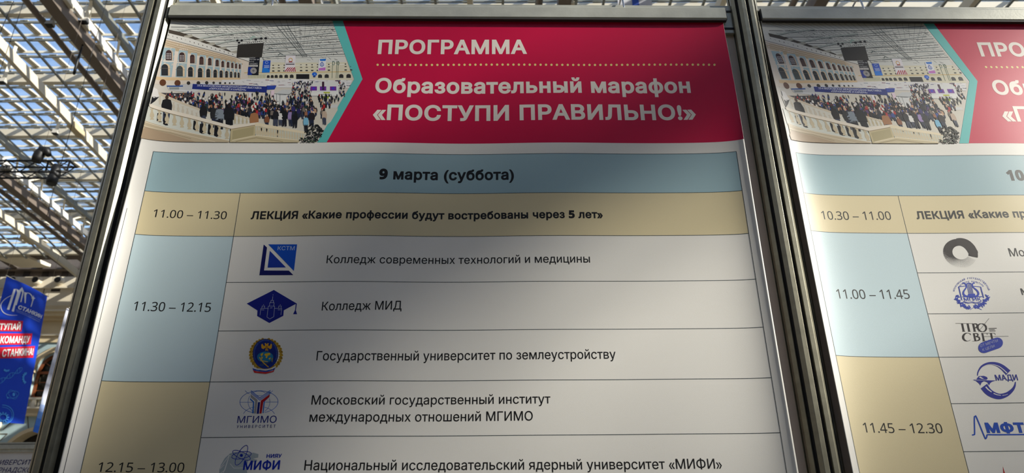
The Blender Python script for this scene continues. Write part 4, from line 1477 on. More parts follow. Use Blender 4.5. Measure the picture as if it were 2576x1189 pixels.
def logo_crest(P):
    G, GD, B_ = (186, 148, 40), (92, 70, 20), (12, 40, 130)
    cx, cy = 566, 290
    for s_ in (-1, 1):                                   # wreath of ears and leaves
        for k in range(15):
            t = math.radians(100 + k * 11.5) if s_ < 0 else math.radians(80 - k * 11.5)
            x, y = cx + (165 + (0 if s_ < 0 else 5)) * math.cos(t), cy - 30 - 165 * math.sin(t) + 10
            P.disc(*cB(x, y), 5.6, 4.0, G if k % 2 else (160, 122, 32), 4, 10, -t + 0.6 * s_)
            P.disc(*cB(x + 8 * s_, y), 1.3, 1.0, GD, 5, 6)
    P.disc(*cB(563, 262), 32.5, 38, GD, 5, 36)
    P.disc(*cB(563, 262), 31.5, 37, B_, 6, 36)
    P.disc(*cB(563, 262), 25.5, 31, (14, 34, 112), 6.5, 36)
    word = 'ГОСУДАРСТВЕННЫЙ УНИВЕРСИТЕТ ПО ЗЕМЛЕУСТРОЙСТВУ'
    for k, ch_ in enumerate(word):
        if ch_ == ' ': continue
        t = math.radians(205 - k * 230 / (len(word) - 1))
        x, y = 563 + 127 * math.cos(t), 262 - 152 * math.sin(t)
        a_, b_ = cB(x - 4, y + 5)
        P.text(ch_, (a_, b_), (a_ + 2.0, b_), 2.6, (110, 130, 150), 0, 7)
    # eagle
    P.poly(mapl(cB, [(576, 215), (560, 195), (540, 210), (520, 200), (516, 160), (530, 150), (542, 172), (556, 178), (560, 160), (552, 148), (566, 142), (577, 158), (588, 142), (602, 148), (594, 160),
                     (598, 178), (612, 172), (624, 148), (636, 158), (632, 200), (614, 212), (594, 195)]), (206, 152, 30), 8)
    P.disc(*cB(577, 190), 3.2, 4.4, (160, 110, 24), 9, 10)
    P.poly(mapl(cB, [(560, 210), (594, 210), (590, 232), (604, 236), (577, 224), (550, 238), (564, 230)]), (190, 136, 26), 8)
    # globe with land
    P.disc(*cB(560, 298), 20.5, 13.6, (30, 112, 150), 8, 28)
    for q in ([(512, 262), (540, 250), (532, 275), (520, 290), (508, 275)], [(520, 292), (536, 300), (524, 325), (514, 305)], [(556, 262), (610, 250), (620, 272), (590, 282), (580, 310), (566, 308), (568, 285), (552, 276)],
              [(600, 310), (622, 302), (618, 322), (602, 326)]):
        P.poly(mapl(cB, q), (206, 168, 30), 9)
    P.stroke(mapl(cB, [(496, 300), (540, 360), (598, 410)]), 2.4, (206, 160, 36), 10)
    P.line(mapl(cB, [(505, 335), (590, 350)]), 1.6, (206, 160, 36), 10)
    P.poly(mapl(cB, [(634, 306), (646, 310), (640, 356), (632, 350)]), (150, 140, 50), 10)
    for k in range(4):
        P.line(mapl(cB, [(490 + k * 12, 395), (545 + k * 22, 355)]), 0.7, (60, 90, 100), 9)
    # tricolour ribbon
    for q, col in (([(412, 398), (470, 424), (565, 432), (625, 424), (682, 392), (668, 420), (565, 450), (425, 424)], (222, 220, 220)),
                   ([(420, 420), (470, 440), (565, 448), (640, 436), (670, 412), (664, 438), (565, 466), (430, 446)], (30, 70, 170)),
                   ([(426, 442), (470, 458), (565, 464), (640, 454), (664, 434), (654, 462), (565, 484), (440, 472)], (196, 40, 40))):
        P.poly(mapl(cB, q), col, 11)
    P.text('1779', cB(508, 452), cB(580, 452), 3.2, (180, 160, 90), 0.02, 13)
def logo_globe(P):
    Bl, N_ = (22, 96, 186), (14, 26, 116)
    P.ring(*cB(491, 794), 48, 28, 1.1, Bl, 4, 48, -0.02)
    P.ring(*cB(491, 794), 27.5, 27.5, 0.9, Bl, 4, 36)
    P.line(mapl(cB, [(278, 798), (704, 794)]), 0.9, Bl, 4)
    P.ring(*cB(491, 640), 37, 19, 0.9, Bl, 4, 20, 0, 0.35, 2.8)
    P.ring(*cB(491, 960), 41, 26, 0.9, Bl, 4, 20, 0, math.pi + 0.3, 2 * math.pi - 0.3)
    P.poly(mapl(cB, [(392, 770), (440, 800), (448, 925), (552, 920), (552, 800), (606, 755), (606, 700), (560, 690), (500, 745), (430, 690), (388, 700)]), WHITE, 5)
    for k in range(3):
        P.line(mapl(cB, [(402, 668 + k * 15), (500, 748 + k * 14), (618, 666 + k * 15)]), 1.5, Bl, 7)
    P.poly(mapl(cB, [(392, 750), (438, 792), (430, 920), (416, 920), (426, 798), (392, 770)]), Bl, 6)
    P.poly(mapl(cB, [(606, 740), (556, 790), (542, 918), (530, 918), (545, 785), (606, 722)]), Bl, 6)
    P.poly(mapl(cB, [(400, 710), (476, 772), (460, 920), (436, 920), (448, 786), (400, 744)]), (150, 146, 142), 8)
    P.poly(mapl(cB, [(612, 708), (512, 780), (496, 924), (520, 922), (540, 796), (606, 740)]), (168, 20, 28), 8)
    P.poly(mapl(cB, [(480, 798), (504, 796), (490, 925), (466, 925)]), N_, 8)
    P.text('МГИМО', cB(248, 1028), cB(682, 1024), 17.5, N_, 0.0, 6)
    P.text('У Н И В Е Р С И Т Е Т', cB(242, 1084), cB(674, 1078), 7.2, N_, 0.008, 6)
def logo_atom(P):
    Gh, N_ = (156, 166, 170), (8, 36, 150)
    # pale gryphon behind the lettering
    P.poly(mapl(cD, [(360, 900), (372, 640), (400, 560), (470, 440), (560, 360), (650, 330), (760, 345), (880, 360), (985, 345), (1075, 370), (1070, 430), (975, 450), (1050, 470), (1050, 500), (960, 520), (900, 470), (860, 600), (880, 780), (860, 900)]), Gh, 4)
    for q in ([(550, 395), (440, 720)], [(550, 395), (380, 620)], [(540, 430), (470, 660), (380, 720)], [(520, 380), (600, 410)], [(565, 540), (630, 620), (850, 615)], [(460, 560), (380, 640)]):
        P.line(mapl(cD, q), 1.0, WHITE, 5)
    for rx, ry, rot in ((25, 8.6, -0.18), (28, 9.4, -1.06), (24, 8.5, 0.42)):
        P.ring(*cD(770, 390), rx, ry, 1.5, N_, 7, 40, rot)
    P.disc(*cD(768, 392), 3.9, 3.9, N_, 7, 16)
    P.text('НИЯУ', cD(1218, 436), cD(1492, 432), 9.6, N_, 0.028, 7)
    # МИФИ in heavy strokes, set touching
    a, b = cD(795, 650), cD(1452, 640)
    P.text('МИФИ', a, b, 22.5, N_, 0.03, 7)

# right poster marks
cE, cF, cG = crop(2300, 580, 5.663), crop(2300, 780, 5.170), crop(2300, 1000, 6.290)
def logo_spokes(P):
    K = (34, 24, 24)
    cx, cy = 655, 322
    n = 92
    for k in range(n):
        t = k / n                                        # 0 = solid head, 1 = faint tail
        ang = math.radians(8 + 348 * t)
        c_, s_ = math.cos(ang), -math.sin(ang)
        tilt = -0.32
        ro, ri = 255 - 12 * t, 118 + 14 * math.sin(ang)
        def E_(r, ry):
            u, v = r * c_, r * ry * s_
            return cE(cx + u * math.cos(-tilt) - v * math.sin(-tilt), cy + u * math.sin(-tilt) + v * math.cos(-tilt))
        w_ = 3.3 * (1 - t) ** 1.1 + 0.35
        if t < 0.62:
            P.line([E_(ri, 0.82), E_(ro, 0.80)], w_, K, 4)
        else:
            m = 12
            for j in range(m):
                r0 = lerp(ri, ro, j / m)
                r1 = lerp(ri, ro, (j + lerp(0.95, 0.35, (t - 0.62) / 0.38)) / m)
                P.line([E_(r0, 0.82), E_(r1, 0.80)], max(w_, 0.6), K, 4)
    arc = [(600, 160), (640, 157), (680, 162), (720, 176), (755, 198), (785, 226), (810, 258), (828, 290), (842, 314)]
    P.stroke(mapl(cE, arc), [17, 18.5, 19.5, 20.5, 21.5, 22, 22.5, 22.5, 22], K, 5)
    P.disc(*cE(843, 312), 11.2, 10.6, K, 5, 24)
def logo_lyre(P):
    B_ = (30, 58, 168)
    cx, cy = 815, 900
    def arc_text(word, rx, ry, a0, a1, h_):
        for k, ch_ in enumerate(word):
            if ch_ == ' ': continue
            t = math.radians(lerp(a0, a1, k / (len(word) - 1)))
            x, y = cx + rx * math.cos(t), cy - ry * math.sin(t)
            dx, dy = math.sin(t), math.cos(t)
            A = cE(x - 9 * dx, y - 9 * dy)
            Bq = cE(x + 9 * dx, y + 9 * dy)
            # every letter is set along its own chord
            V, Pq = glyphs(ch_, 0.012)
            x0_, x1_ = min(v[0] for v in V), max(v[0] for v in V)
            ux, uy = (Bq[0] - A[0]) / (x1_ - x0_), (Bq[1] - A[1]) / (x1_ - x0_)
            L = math.hypot(Bq[0] - A[0], Bq[1] - A[1])
            nx, ny = (Bq[1] - A[1]) / L * h_ / 0.72, -(Bq[0] - A[0]) / L * h_ / 0.72
            for p in Pq:
                P.poly([(A[0] + (V[i][0] - x0_) * ux + V[i][1] * nx, A[1] + (V[i][0] - x0_) * uy + V[i][1] * ny) for i in p], B_, 5)
    arc_text('МОСКОВСКИЙ ГОСУДАРСТВЕННЫЙ', 245, 215, 168, 16, 4.0)
    arc_text('ИНСТИТУТ КУЛЬТУРЫ', 205, 168, 148, 40, 3.6)
    # open book
    P.line(mapl(cE, [(740, 785), (628, 800), (672, 985), (690, 985)]), 1.6, B_, 4)
    P.line(mapl(cE, [(845, 790), (948, 800), (992, 960)]), 1.6, B_, 4)
    P.line(mapl(cE, [(640, 806), (680, 975)]), 0.8, B_, 4)
    P.line(mapl(cE, [(938, 808), (980, 955)]), 0.8, B_, 4)
    # lyre
    P.stroke(mapl(cE, [(684, 750), (700, 742), (735, 770), (738, 810), (705, 860), (700, 900), (730, 930), (800, 940)]), [2, 3, 3.4, 3.2, 4.2, 5.2, 5, 3], B_, 5)
    P.stroke(mapl(cE, [(862, 750), (845, 742), (826, 772), (845, 810), (895, 855), (912, 900), (880, 935), (800, 940)]), [2, 3, 3.4, 3.2, 4.2, 5.2, 5, 3], B_, 5)
    for k in range(6):
        P.line(mapl(cE, [(745 + k * 13, 752 - 8 * math.sin(k * 0.63)), (775 + k * 13, 895)]), 0.9, B_, 5)
    P.stroke(mapl(cE, [(738, 758), (775, 742), (815, 755)]), 2.0, B_, 5)
    P.poly(mapl(cE, [(768, 898), (862, 895), (875, 938), (755, 940)]), B_, 5)
    P.line(mapl(cE, [(684, 940), (968, 938)]), 1.8, B_, 5)
    P.text('МГИК', cE(712, 998), cE(958, 994), 8.2, B_, 0.02, 5)
    P.line(mapl(cE, [(820, 948), (830, 1000)]), 0.7, B_, 5)
    rnd = random.Random(3)
    for s_ in (-1, 1):                                    # laurel
        for k in range(34):
            t = k / 33.0
            a_ = math.radians(lerp(190, 262, t)) if s_ < 0 else math.radians(lerp(-10, -82, t))
            r = 1 + rnd.uniform(-0.14, 0.10)
            x, y = cx + 232 * r * math.cos(a_) + 8, cy - 205 * r * math.sin(a_) - 10
            P.disc(*cE(x, y), 4.2, 1.6, B_, 5, 8, -a_ + rnd.uniform(-0.9, 0.9))
    P.stroke(mapl(cE, [(700, 1005), (760, 1020), (820, 1012), (880, 1022), (960, 1000)]), 1.4, B_, 5)
    P.stroke(mapl(cE, [(710, 1020), (770, 1035), (825, 1026), (880, 1036), (950, 1015)]), 1.2, B_, 5)
    P.line(mapl(cE, [(850, 1090), (795, 1125)]), 1.2, B_, 5)
    P.line(mapl(cE, [(880, 1090), (962, 1125)]), 1.2, B_, 5)
def logo_prosvet(P):
    K = (30, 22, 24)
    def serif_word(letters, thin=0.8):
        for (x0_, y0_, x1_, y1_, kind) in letters:
            pass
    P.line(mapl(cF, [(535, 170), (760, 172)]), 0.8, K, 4)
    for x in (608, 680, 752):                              # stems of П and Р
        P.poly(mapl(cF, [(x, 172), (x + 26, 172), (x + 48, 275), (x + 22, 275)]), K, 4)
        P.line(mapl(cF, [(x + 14, 276), (x + 56, 276)]), 0.8, K, 4)
    P.stroke(mapl(cF, [(770, 175), (808, 180), (818, 205), (800, 226), (775, 226)]), [1, 3.4, 4.4, 2.6, 0.8], K, 4)
    P.stroke([cF(880 + 55 * math.cos(t) + 8 * math.sin(t), 226 + 52 * math.sin(t)) for t in (2 * math.pi * k / 24 for k in range(25))],
             [1.2 + 3.6 * abs(math.cos(2 * math.pi * k / 24)) for k in range(25)], K, 4)
    P.line(mapl(cF, [(834, 278), (972, 106)]), 0.9, K, 5)
    P.stroke([cF(690 + 55 * math.cos(t), 348 + 52 * math.sin(t)) for t in (0.75 + 4.75 * k / 18 for k in range(19))],
             [1.0 + 4.6 * max(0, -math.cos(0.75 + 4.75 * k / 18)) for k in range(19)], K, 4)
    P.line(mapl(cF, [(726, 300), (734, 322)]), 1.4, K, 4)
    for x in (762, 872, 985):                              # stems of В, Е, Т
        P.poly(mapl(cF, [(x, 298), (x + 24, 298), (x + 46, 400), (x + 22, 400)]), K, 4)
    P.stroke(mapl(cF, [(780, 299), (822, 306), (826, 328), (800, 342), (840, 350), (846, 382), (800, 400)]), [0.8, 2.8, 3.4, 1.2, 3.6, 4, 0.8], K, 4)
    P.line(mapl(cF, [(755, 400), (810, 400)]), 0.8, K, 4)
    P.line(mapl(cF, [(870, 298), (945, 298), (950, 318)]), 0.9, K, 4)
    P.line(mapl(cF, [(885, 400), (965, 398), (965, 382)]), 0.9, K, 4)
    P.line(mapl(cF, [(900, 342), (1225, 338)]), 0.7, K, 4)
    P.line(mapl(cF, [(950, 318), (946, 298), (1045, 297), (1056, 318)]), 1.0, K, 4)
    P.line(mapl(cF, [(966, 236), (1072, 234)]), 1.6, K, 4)
    P.line(mapl(cF, [(972, 253), (1046, 251)]), 1.4, K, 4)
    P.line(mapl(cF, [(976, 270), (1056, 268)]), 1.4, K, 4)
    B_ = (32, 54, 160)
    tl_, rot = (992, 455), -0.33
    p = []
    for sx, a0 in ((1, -math.pi / 2), (-1, math.pi / 2)):
        for k in range(10):
            t = a0 + math.pi * k / 9
            u, v = sx * 88 + 78 * math.cos(t), 72 * math.sin(t)
            p.append(cF(tl_[0] + u * math.cos(rot) - v * math.sin(rot), tl_[1] + u * math.sin(rot) + v * math.cos(rot)))
    P.poly(p, B_, 6)
    P.text('ОТ МЕЧТЫ', cF(860, 482), cF(1088, 405), 6.2, (164, 168, 190), 0.0, 8)
    P.text('К ЦЕЛИ', cF(890, 532), cF(1046, 478), 6.2, (164, 168, 190), 0.0, 8)
def logo_road(P):
    B_ = (28, 38, 140)
    up_ = [(822, 850), (830, 800), (870, 735), (930, 700), (1000, 690), (1080, 705), (1150, 745), (1222, 812)]
    P.stroke(mapl(cF, up_), [2, 3, 4.4, 5.6, 7.2, 10, 13, 16], B_, 4)
    P.stroke(mapl(cF, [(880, 745), (940, 712), (1010, 706), (1090, 725), (1150, 765), (1205, 815)]), [0.8, 1, 1.2, 1.6, 2, 2.4], WHITE, 6)
    dn = [(905, 985), (960, 1055), (1030, 1100), (1110, 1120), (1200, 1095), (1270, 1040), (1305, 985), (1315, 930)]
    P.stroke(mapl(cF, dn), [20, 18, 16, 14, 11, 8, 5, 2], B_, 4)
    P.stroke(mapl(cF, [(928, 995), (960, 1030), (1005, 1062)]), [3, 2.8, 2.2], WHITE, 6)
    P.stroke(mapl(cF, [(1030, 1080), (1075, 1098), (1125, 1106)]), [2, 1.8, 1.4], WHITE, 6)
    P.stroke(mapl(cF, [(1145, 1106), (1180, 1102), (1215, 1090)]), [1.2, 1, 0.8], WHITE, 6)
    P.poly(mapl(cF, [(760, 905), (830, 895), (950, 910), (1065, 912), (1010, 930), (985, 950), (972, 975), (950, 935), (908, 922), (875, 940), (858, 980), (845, 955), (800, 918)]), B_, 4)
    P.poly(mapl(cF, [(818, 880), (840, 855), (905, 852), (945, 868), (955, 890), (935, 905), (860, 900), (810, 895)]), B_, 5)
    P.poly(mapl(cF, [(838, 872), (860, 862), (885, 880), (905, 890), (880, 892)]), WHITE, 6)
    P.line(mapl(cF, [(790, 908), (930, 908)]), 0.8, WHITE, 6)
    P.text('МАДИ', cF(1064, 912), cF(1352, 908), 14.5, B_, 0.02, 6)
def logo_pulse(P):
    B_ = (16, 70, 172)
    P.stroke(mapl(cG, [(912, 588), (945, 582), (955, 555), (950, 320), (962, 298), (985, 312), (1110, 615), (1135, 640), (1148, 610), (1160, 584), (1300, 584), (1800, 580), (2600, 576)]), 3.4, B_, 4)
    P.text('МФТИ', cG(1150, 546), cG(1960, 542), 24.5, B_, 0.055, 5)
def logo_spike(P):
    P.poly(mapl(cG, [(1400, 1080), (1440, 1210), (1470, 1420), (1390, 1420), (1412, 1230)]), (180, 28, 34), 4)

# ================================================================== THE TWO POSTERS
def poster_root(x, label):
    return setbase(empty('hanging_poster', (x, -0.003, EYE + 0.87), label, 'poster'))

def cell(P, x0, z0, x1, z1, col, S):
    """table cell given in flat sheet coordinates"""
    a, b = S.warp(x0, 0.4)[0], S.warp(x1, 0.4)[0]
    P.raw([(a, sheet_z(z0, S)), (b, sheet_z(z0, S)), (b, sheet_z(z1, S)), (a, sheet_z(z1, S))], col, 2)
def sheet_z(z, S):
    return S.warp(S.xl + 0.17, z)[1]
def rule(P, pa, pb, w_, S, col=INKLINE):
    """thin printed line, straight on the sheet"""
    xa, za = S.warp(pa[0], 0.4)[0], sheet_z(pa[1], S)
    xb, zb_ = S.warp(pb[0], 0.4)[0], sheet_z(pb[1], S)
    L = math.hypot(xb - xa, zb_ - za)
    nx, nz = -(zb_ - za) / L * w_ / 2, (xb - xa) / L * w_ / 2
    P.raw([(xa + nx, za + nz), (xb + nx, zb_ + nz), (xb - nx, zb_ - nz), (xa - nx, za - nz)], col, 4)

# ---- left
rootL = poster_root(-0.08, 'left poster with programme for 9 March, magenta header and hall photo')
make_sheet(SL, rootL)
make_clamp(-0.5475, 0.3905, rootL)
hook(-0.3815, 0, rootL)
hook(0.2165, 0, rootL)
P = Print(SL)
PHOTO_Z = SL.px(640, 358.4)[1]
P.zlow, P.thin, P.chevron = PHOTO_Z, 0.9, True
draw_photo(P)
photoL = P.build('printed_photo', rootL, 'printed photo of the crowded hall')
P = Print(SL)
P.zlow = PHOTO_Z
draw_header(P)
P.build('printed_header', rootL, 'magenta header field with a turquoise chevron edge')
P = Print(SL)
draw_title(P)
P.build('title_lettering', rootL, 'white title lettering')
P = Print(SL)
draw_subtitle(P)
P.build('subtitle_lettering', rootL, 'white subtitle lettering in two lines')
P = Print(SL)
draw_dots(P)
P.build('dotted_rule', rootL, 'dotted yellow rule')
TX0, TX1, TXD = -0.5285, 0.3748, -0.3845
rows = [0.6028, 0.5340, 0.4624, 0.3902, 0.3184, 0.2472, 0.1741, 0.1005, 0.027, -0.05, -0.125, -0.20, -0.275]
P = Print(SL)
cell(P, TX0, rows[1], TX1, rows[0], DATEB, SL)
P.build('date_cell', rootL, 'blue date band')
P = Print(SL)
cell(P, TX0, rows[2], TX1, rows[1], BEIGE, SL)
P.build('lecture_cell', rootL, 'beige lecture row')
P = Print(SL)
cell(P, TX0, rows[5], TXD, rows[2], PALEB, SL)
P.build('time_cell', rootL, 'pale blue time cell')
P = Print(SL)
cell(P, TX0, rows[9], TXD, rows[5], BEIGE, SL)
P.build('time_cell', rootL, 'beige time cell')
P = Print(SL)
for k, z in enumerate(rows):
    rule(P, (TX0 if k in (0, 1, 2, 5, 9, 12) else TXD, z), (TX1, z), 0.0008, SL)
for x, za in ((TX0, rows[0]), (TX1, rows[0]), (TXD, rows[1])):
    rule(P, (x, za), (x, rows[-1]), 0.0008, SL)
P.raw([(SL.xl + 0.0042, 0.50), (SL.xl + 0.0048, 0.50), (SL.xl + 0.0048, -0.9), (SL.xl + 0.0042, -0.9)], (30, 34, 36), 4)
P.build('table_lines', rootL)
LET = [
    ('date_lettering', '9 марта (суббота)', (953, 449.5), (1293, 450.5), 26, 0.036),
    ('time_lettering', '11.00 – 11.30', (384, 545.5), (569, 551), 20, 0.003),
    ('lecture_lettering', 'ЛЕКЦИЯ «Какие профессии будут востребованы через 5 лет»', (630.5, 550.5), (1517, 548), 19.5, 0.036),
    ('time_lettering', '11.30 – 12.15', (334, 780.5), (529, 784), 23.5, 0.003),
    ('time_lettering', '12.15 – 13.00', (244.5, 1186), (461.5, 1187), 24.5, 0.003),
    ('row_lettering', 'Колледж современных технологий и медицины', (821, 661.8), (1484.5, 660), 20, 0.006),
    ('row_lettering', 'Колледж МИД', (809, 780.6), (1010, 778), 22, 0.006),
    ('row_lettering', 'Государственный университет по землеустройству', (795.5, 906), (1549.5, 901.5), 23.5, 0.006),
    ('row_lettering', 'Московский государственный институт', (783, 1017), (1385, 1014), 23.5, 0.006),
    ('row_lettering', 'международных отношений МГИМО', (778, 1060), (1340.5, 1057), 24, 0.006),
    ('row_lettering', 'Национальный исследовательский ядерный университет «МИФИ»', (765, 1182), (1817, 1178), 25.5, 0.006),
]
for name, body, A, B, top, bold in LET:
    P = Print(SL)
    P.text(body, A, B, top, INKBLK, bold, 4)
    P.build(name, rootL)
for name, fn, lab in (('college_logo', logo_triangles, 'blue triangles logo with white letters'), ('college_logo', logo_cap, 'dark blue graduation cap logo'),
                      ('university_crest', logo_crest, 'gold and blue oval crest with tricolour ribbon'), ('university_logo', logo_globe, 'blue globe logo with letter strokes in grey, blue and red'),
                      ('university_logo', logo_atom, 'dark blue atom logo over a pale grey gryphon')):
    P = Print(SL)
    fn(P)
    P.build(name, rootL, lab)

# ---- right
rootR = poster_root(0.918, 'right poster with programme for 10 March, sunlit left edge, cut off by the photo')
make_sheet(SR, rootR)
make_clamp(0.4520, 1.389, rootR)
hook(0.6310, 0, rootR)
hook(1.2215, 0, rootR)
HDX = 1.0075
def mpR(px, py):
    a, b = SL.px(px, py)
    return a + HDX, b
def mpRp(px, py):
    a, b = SL.px(px, py)
    return a + 1.0035, b - 0.0015
P = Print(SR, mpRp)
P.poly([(250, 45), (440, 45), (440, 372), (250, 372)], (206, 190, 166), 0.6)
P.zlow, P.thin, P.chevron = PHOTO_Z, 0.9, True
draw_photo(P)
P.build('printed_photo', rootR, 'printed photo of the crowded hall')
P = Print(SR, mpR)
P.zlow = PHOTO_Z
draw_header(P)
P.build('printed_header', rootR, 'washed-out magenta header field with a turquoise chevron edge')
P = Print(SR, mpR)
draw_title(P)
P.build('title_lettering', rootR, 'white title lettering')
P = Print(SR, mpR)
draw_subtitle(P)
P.build('subtitle_lettering', rootR, 'white subtitle lettering in two lines')
P = Print(SR, mpR)
draw_dots(P)
P.build('dotted_rule', rootR, 'dotted yellow rule')
RX0, RX1, RXD = 0.4690, 1.3725, 0.6130
rowsR = [0.6005, 0.5295, 0.4662, 0.4027, 0.3400, 0.2768, 0.2125, 0.1495, 0.086, 0.023, -0.04, -0.103, -0.166, -0.23]
P = Print(SR)
cell(P, RX0, rowsR[1], RX1, rowsR[0], DATEB, SR)
P.build('date_cell', rootR, 'blue date band')
P = Print(SR)
cell(P, RX0, rowsR[2], RX1, rowsR[1], BEIGE, SR)
P.build('lecture_cell', rootR, 'beige lecture row')
P = Print(SR)
cell(P, RX0, rowsR[5], RXD, rowsR[2], PALEB, SR)
P.build('time_cell', rootR, 'pale blue time cell')
P = Print(SR)
cell(P, RX0, rowsR[9], RXD, rowsR[5], BEIGE, SR)
P.build('time_cell', rootR, 'beige time cell')
P = Print(SR)
for k, z in enumerate(rowsR):
    rule(P, (RX0 if k in (0, 1, 2, 5, 9, 13) else RXD, z), (RX1, z), 0.0008, SR)
for x, za in ((RX0, rowsR[0]), (RX1, rowsR[0]), (RXD, rowsR[1])):
    rule(P, (x, za), (x, rowsR[-1]), 0.0008, SR)
P.build('table_lines', rootR)
LETR = [
    ('date_lettering', '10 марта (воскресенье)', (2536, 453), (2995, 449), 26, 0.036),
    ('time_lettering', '10.30 – 11.00', (2068.5, 551), (2243, 552.4), 21, 0.003),
    ('lecture_lettering', 'ЛЕКЦИЯ «Какие профессии будут востребованы через 5 лет»', (2306.5, 550.5), (3196, 541), 19.5, 0.036),
    ('time_lettering', '11.00 – 11.45', (2106.8, 750), (2290, 751), 23.5, 0.003),
    ('time_lettering', '11.45 – 12.30', (2174, 1087), (2373, 1089), 25, 0.003),
    ('row_lettering', 'Московский университет', (2541.5, 644.5), (2880, 642), 20.5, 0.006),
    ('row_lettering', 'Московский государственный институт культуры', (2571, 741), (3200, 737), 16, 0.02),
]
for name, body, A, B, top, bold in LETR:
    P = Print(SR)
    P.text(body, A, B, top, INKBLK, bold, 4)
    P.build(name, rootR)
for name, fn, lab in (('university_logo', logo_spokes, 'black ring logo fading into fine spokes'), ('university_crest', logo_lyre, 'blue lyre and laurel crest'),
                      ('project_logo', logo_prosvet, 'black serif letters over a blue lozenge'), ('university_logo', logo_road, 'dark blue road loop logo with a small car'),
                      ('university_logo', logo_pulse, 'blue pulse line logo with heavy letters'), ('university_logo', logo_spike, 'tip of a red pointed logo')):
    P = Print(SR)
    fn(P)
    P.build(name, rootR, lab)

# ================================================================== BANNERS AND BOOTH SIGN IN THE HALL
def cloth(col):
    return mat('cloth_%d_%d_%d' % tuple(col), col, 0.7, spec=0.3)
BX = -8.0
waveA = lambda a, b: 0.03 * math.sin(a * 3.2 + b * 0.8)
SB = Flat('x', BX, waveA)
SB.EPS = 0.008
cH = crop(0, 680, 4.245)        # crop used to read the blue banner
cI = crop(0, 920, 4.418)
def banner(S, corners, fillcol, n=14):
    """grid of cloth between four pixel corners (top left, top right, bottom right, bottom left)"""
    P_ = Print(S)
    tlc, trc, brc, blc = [S.px(*c) for c in corners]
    for i in range(n):
        for j in range(n):
            q = []
            for (u, v) in ((i / n, j / n), ((i + 1) / n, j / n), ((i + 1) / n, (j + 1) / n), (i / n, (j + 1) / n)):
                a = lerp(lerp(tlc[0], trc[0], u), lerp(blc[0], brc[0], u), v)
                b = lerp(lerp(tlc[1], trc[1], u), lerp(blc[1], brc[1], u), v)
                q.append((a, b))
            P_.raw(q, fillcol, 0)
    bmesh.ops.remove_doubles(P_.bm, verts=P_.bm.verts[:], dist=0.0005)
    return P_
tlp, trp, brp, blp = (18, 694), (120, 745), (57, 1066), (-66, 1056)
bl = setbase(empty('hanging_banner', tuple(on_x(60, 700, BX)), 'blue hanging banner with white emblem and red slogan strips at the left edge', 'banner'))
UL = (14, 62, 190)
banner(SB, (tlp, trp, brp, blp), UL).build('cloth', bl, inkf=cloth)
P = Print(SB)
W2 = (224, 226, 232)
P.stroke(mapl(cH, [(120, 262), (60, 300), (20, 350), (15, 400), (40, 450), (90, 474), (165, 478)]), [0.8, 1.4, 1.8, 1.8, 1.6, 1.2, 0.6], W2, 1)
P.poly(mapl(cH, [(136, 198), (158, 196), (92, 420), (70, 416)]), W2, 1)
P.poly(mapl(cH, [(160, 196), (186, 210), (134, 440), (114, 434), (168, 236)]), W2, 1)
P.poly(mapl(cH, [(186, 210), (216, 178), (234, 222), (206, 340), (196, 336), (216, 236), (208, 214), (160, 372), (150, 366)]), W2, 1)
P.poly(mapl(cH, [(236, 228), (270, 240), (256, 262), (250, 350), (240, 346)]), W2, 1)
P.stroke(mapl(cH, [(262, 236), (300, 252), (326, 300), (318, 350), (306, 386)]), [1.2, 2.4, 3, 2.4, 2.2], W2, 1)
P.poly(mapl(cH, [(330, 262), (334, 288), (352, 296), (334, 304), (328, 326), (320, 304), (302, 296), (322, 286)]), W2, 2)
P.text('СТАНКИН', cH(160, 404), cH(420, 512), 11.0, W2, 0.04, 3, shear=0.15)
P.text('МОСКОВСКИЙ ГОСУДАРСТВЕННЫЙ', cH(146, 424), cH(410, 536), 2.8, (150, 170, 214), 0.0, 3)
P.text('ТЕХНОЛОГИЧЕСКИЙ УНИВЕРСИТЕТ', cH(146, 440), cH(402, 556), 2.8, (150, 170, 214), 0.0, 3)
P.build('emblem', bl, 'white emblem with towers and lettering', inkf=cloth)
RED = (206, 24, 52)
for k, (q, body, A, B, top) in enumerate((
        ([(-90, 520), (224, 538), (206, 650), (-110, 645)], 'ПОСТУПАЙ', cH(-150, 632), cH(186, 630), 17.5),
        ([(-60, 672), (326, 672), (308, 788), (-80, 795)], 'В КОМАНДУ', cH(-64, 776), cH(284, 768), 19),
        ([(-80, 822), (360, 806), (340, 930), (-100, 940)], 'СТАНКИНА!', cH(8, 920), cH(328, 898), 20))):
    P = Print(SB)
    P.poly(mapl(cH, q), RED, 1)
    st = P.build('slogan_strip', bl, 'red slogan strip', inkf=cloth)
    P = Print(SB)
    P.text(body, A, B, top, (232, 228, 228), 0.03, 2.5, shear=0.12)
    le = P.build('slogan_lettering', None, inkf=cloth)
    le.parent = st
    le.matrix_parent_inverse = Matrix.Translation(-Vector(bl['base']))
    le.matrix_parent_inverse = (Matrix.Translation(Vector(bl['base'])) @ Matrix.Translation(-Vector(bl['base']))).inverted()
    P = None
P = Print(SB)
LB = (70, 150, 226)
for k in range(2):
    pts1 = [cI(-40 + 26 * j, 190 - 16 * j + 26 * math.sin(j * 0.9 + k * math.pi)) for j in range(11)]
    P.stroke(pts1, 1.0, LB, 1)
for j in range(11):
    P.line([cI(-40 + 26 * j, 190 - 16 * j + 26 * math.sin(j * 0.9)), cI(-40 + 26 * j, 190 - 16 * j - 26 * math.sin(j * 0.9))], 0.7, LB, 1)
P.build('helix_drawing', bl, 'light blue helix drawing', inkf=cloth)
P = Print(SB)
P.ring(*cI(118, 318), 15, 8.5, 0.9, LB, 1, 28, -0.2)
P.ring(*cI(118, 318), 13, 8, 0.7, LB, 1, 28, 0.9)
P.disc(*cI(128, 316), 3.2, 4.6, LB, 1, 12)
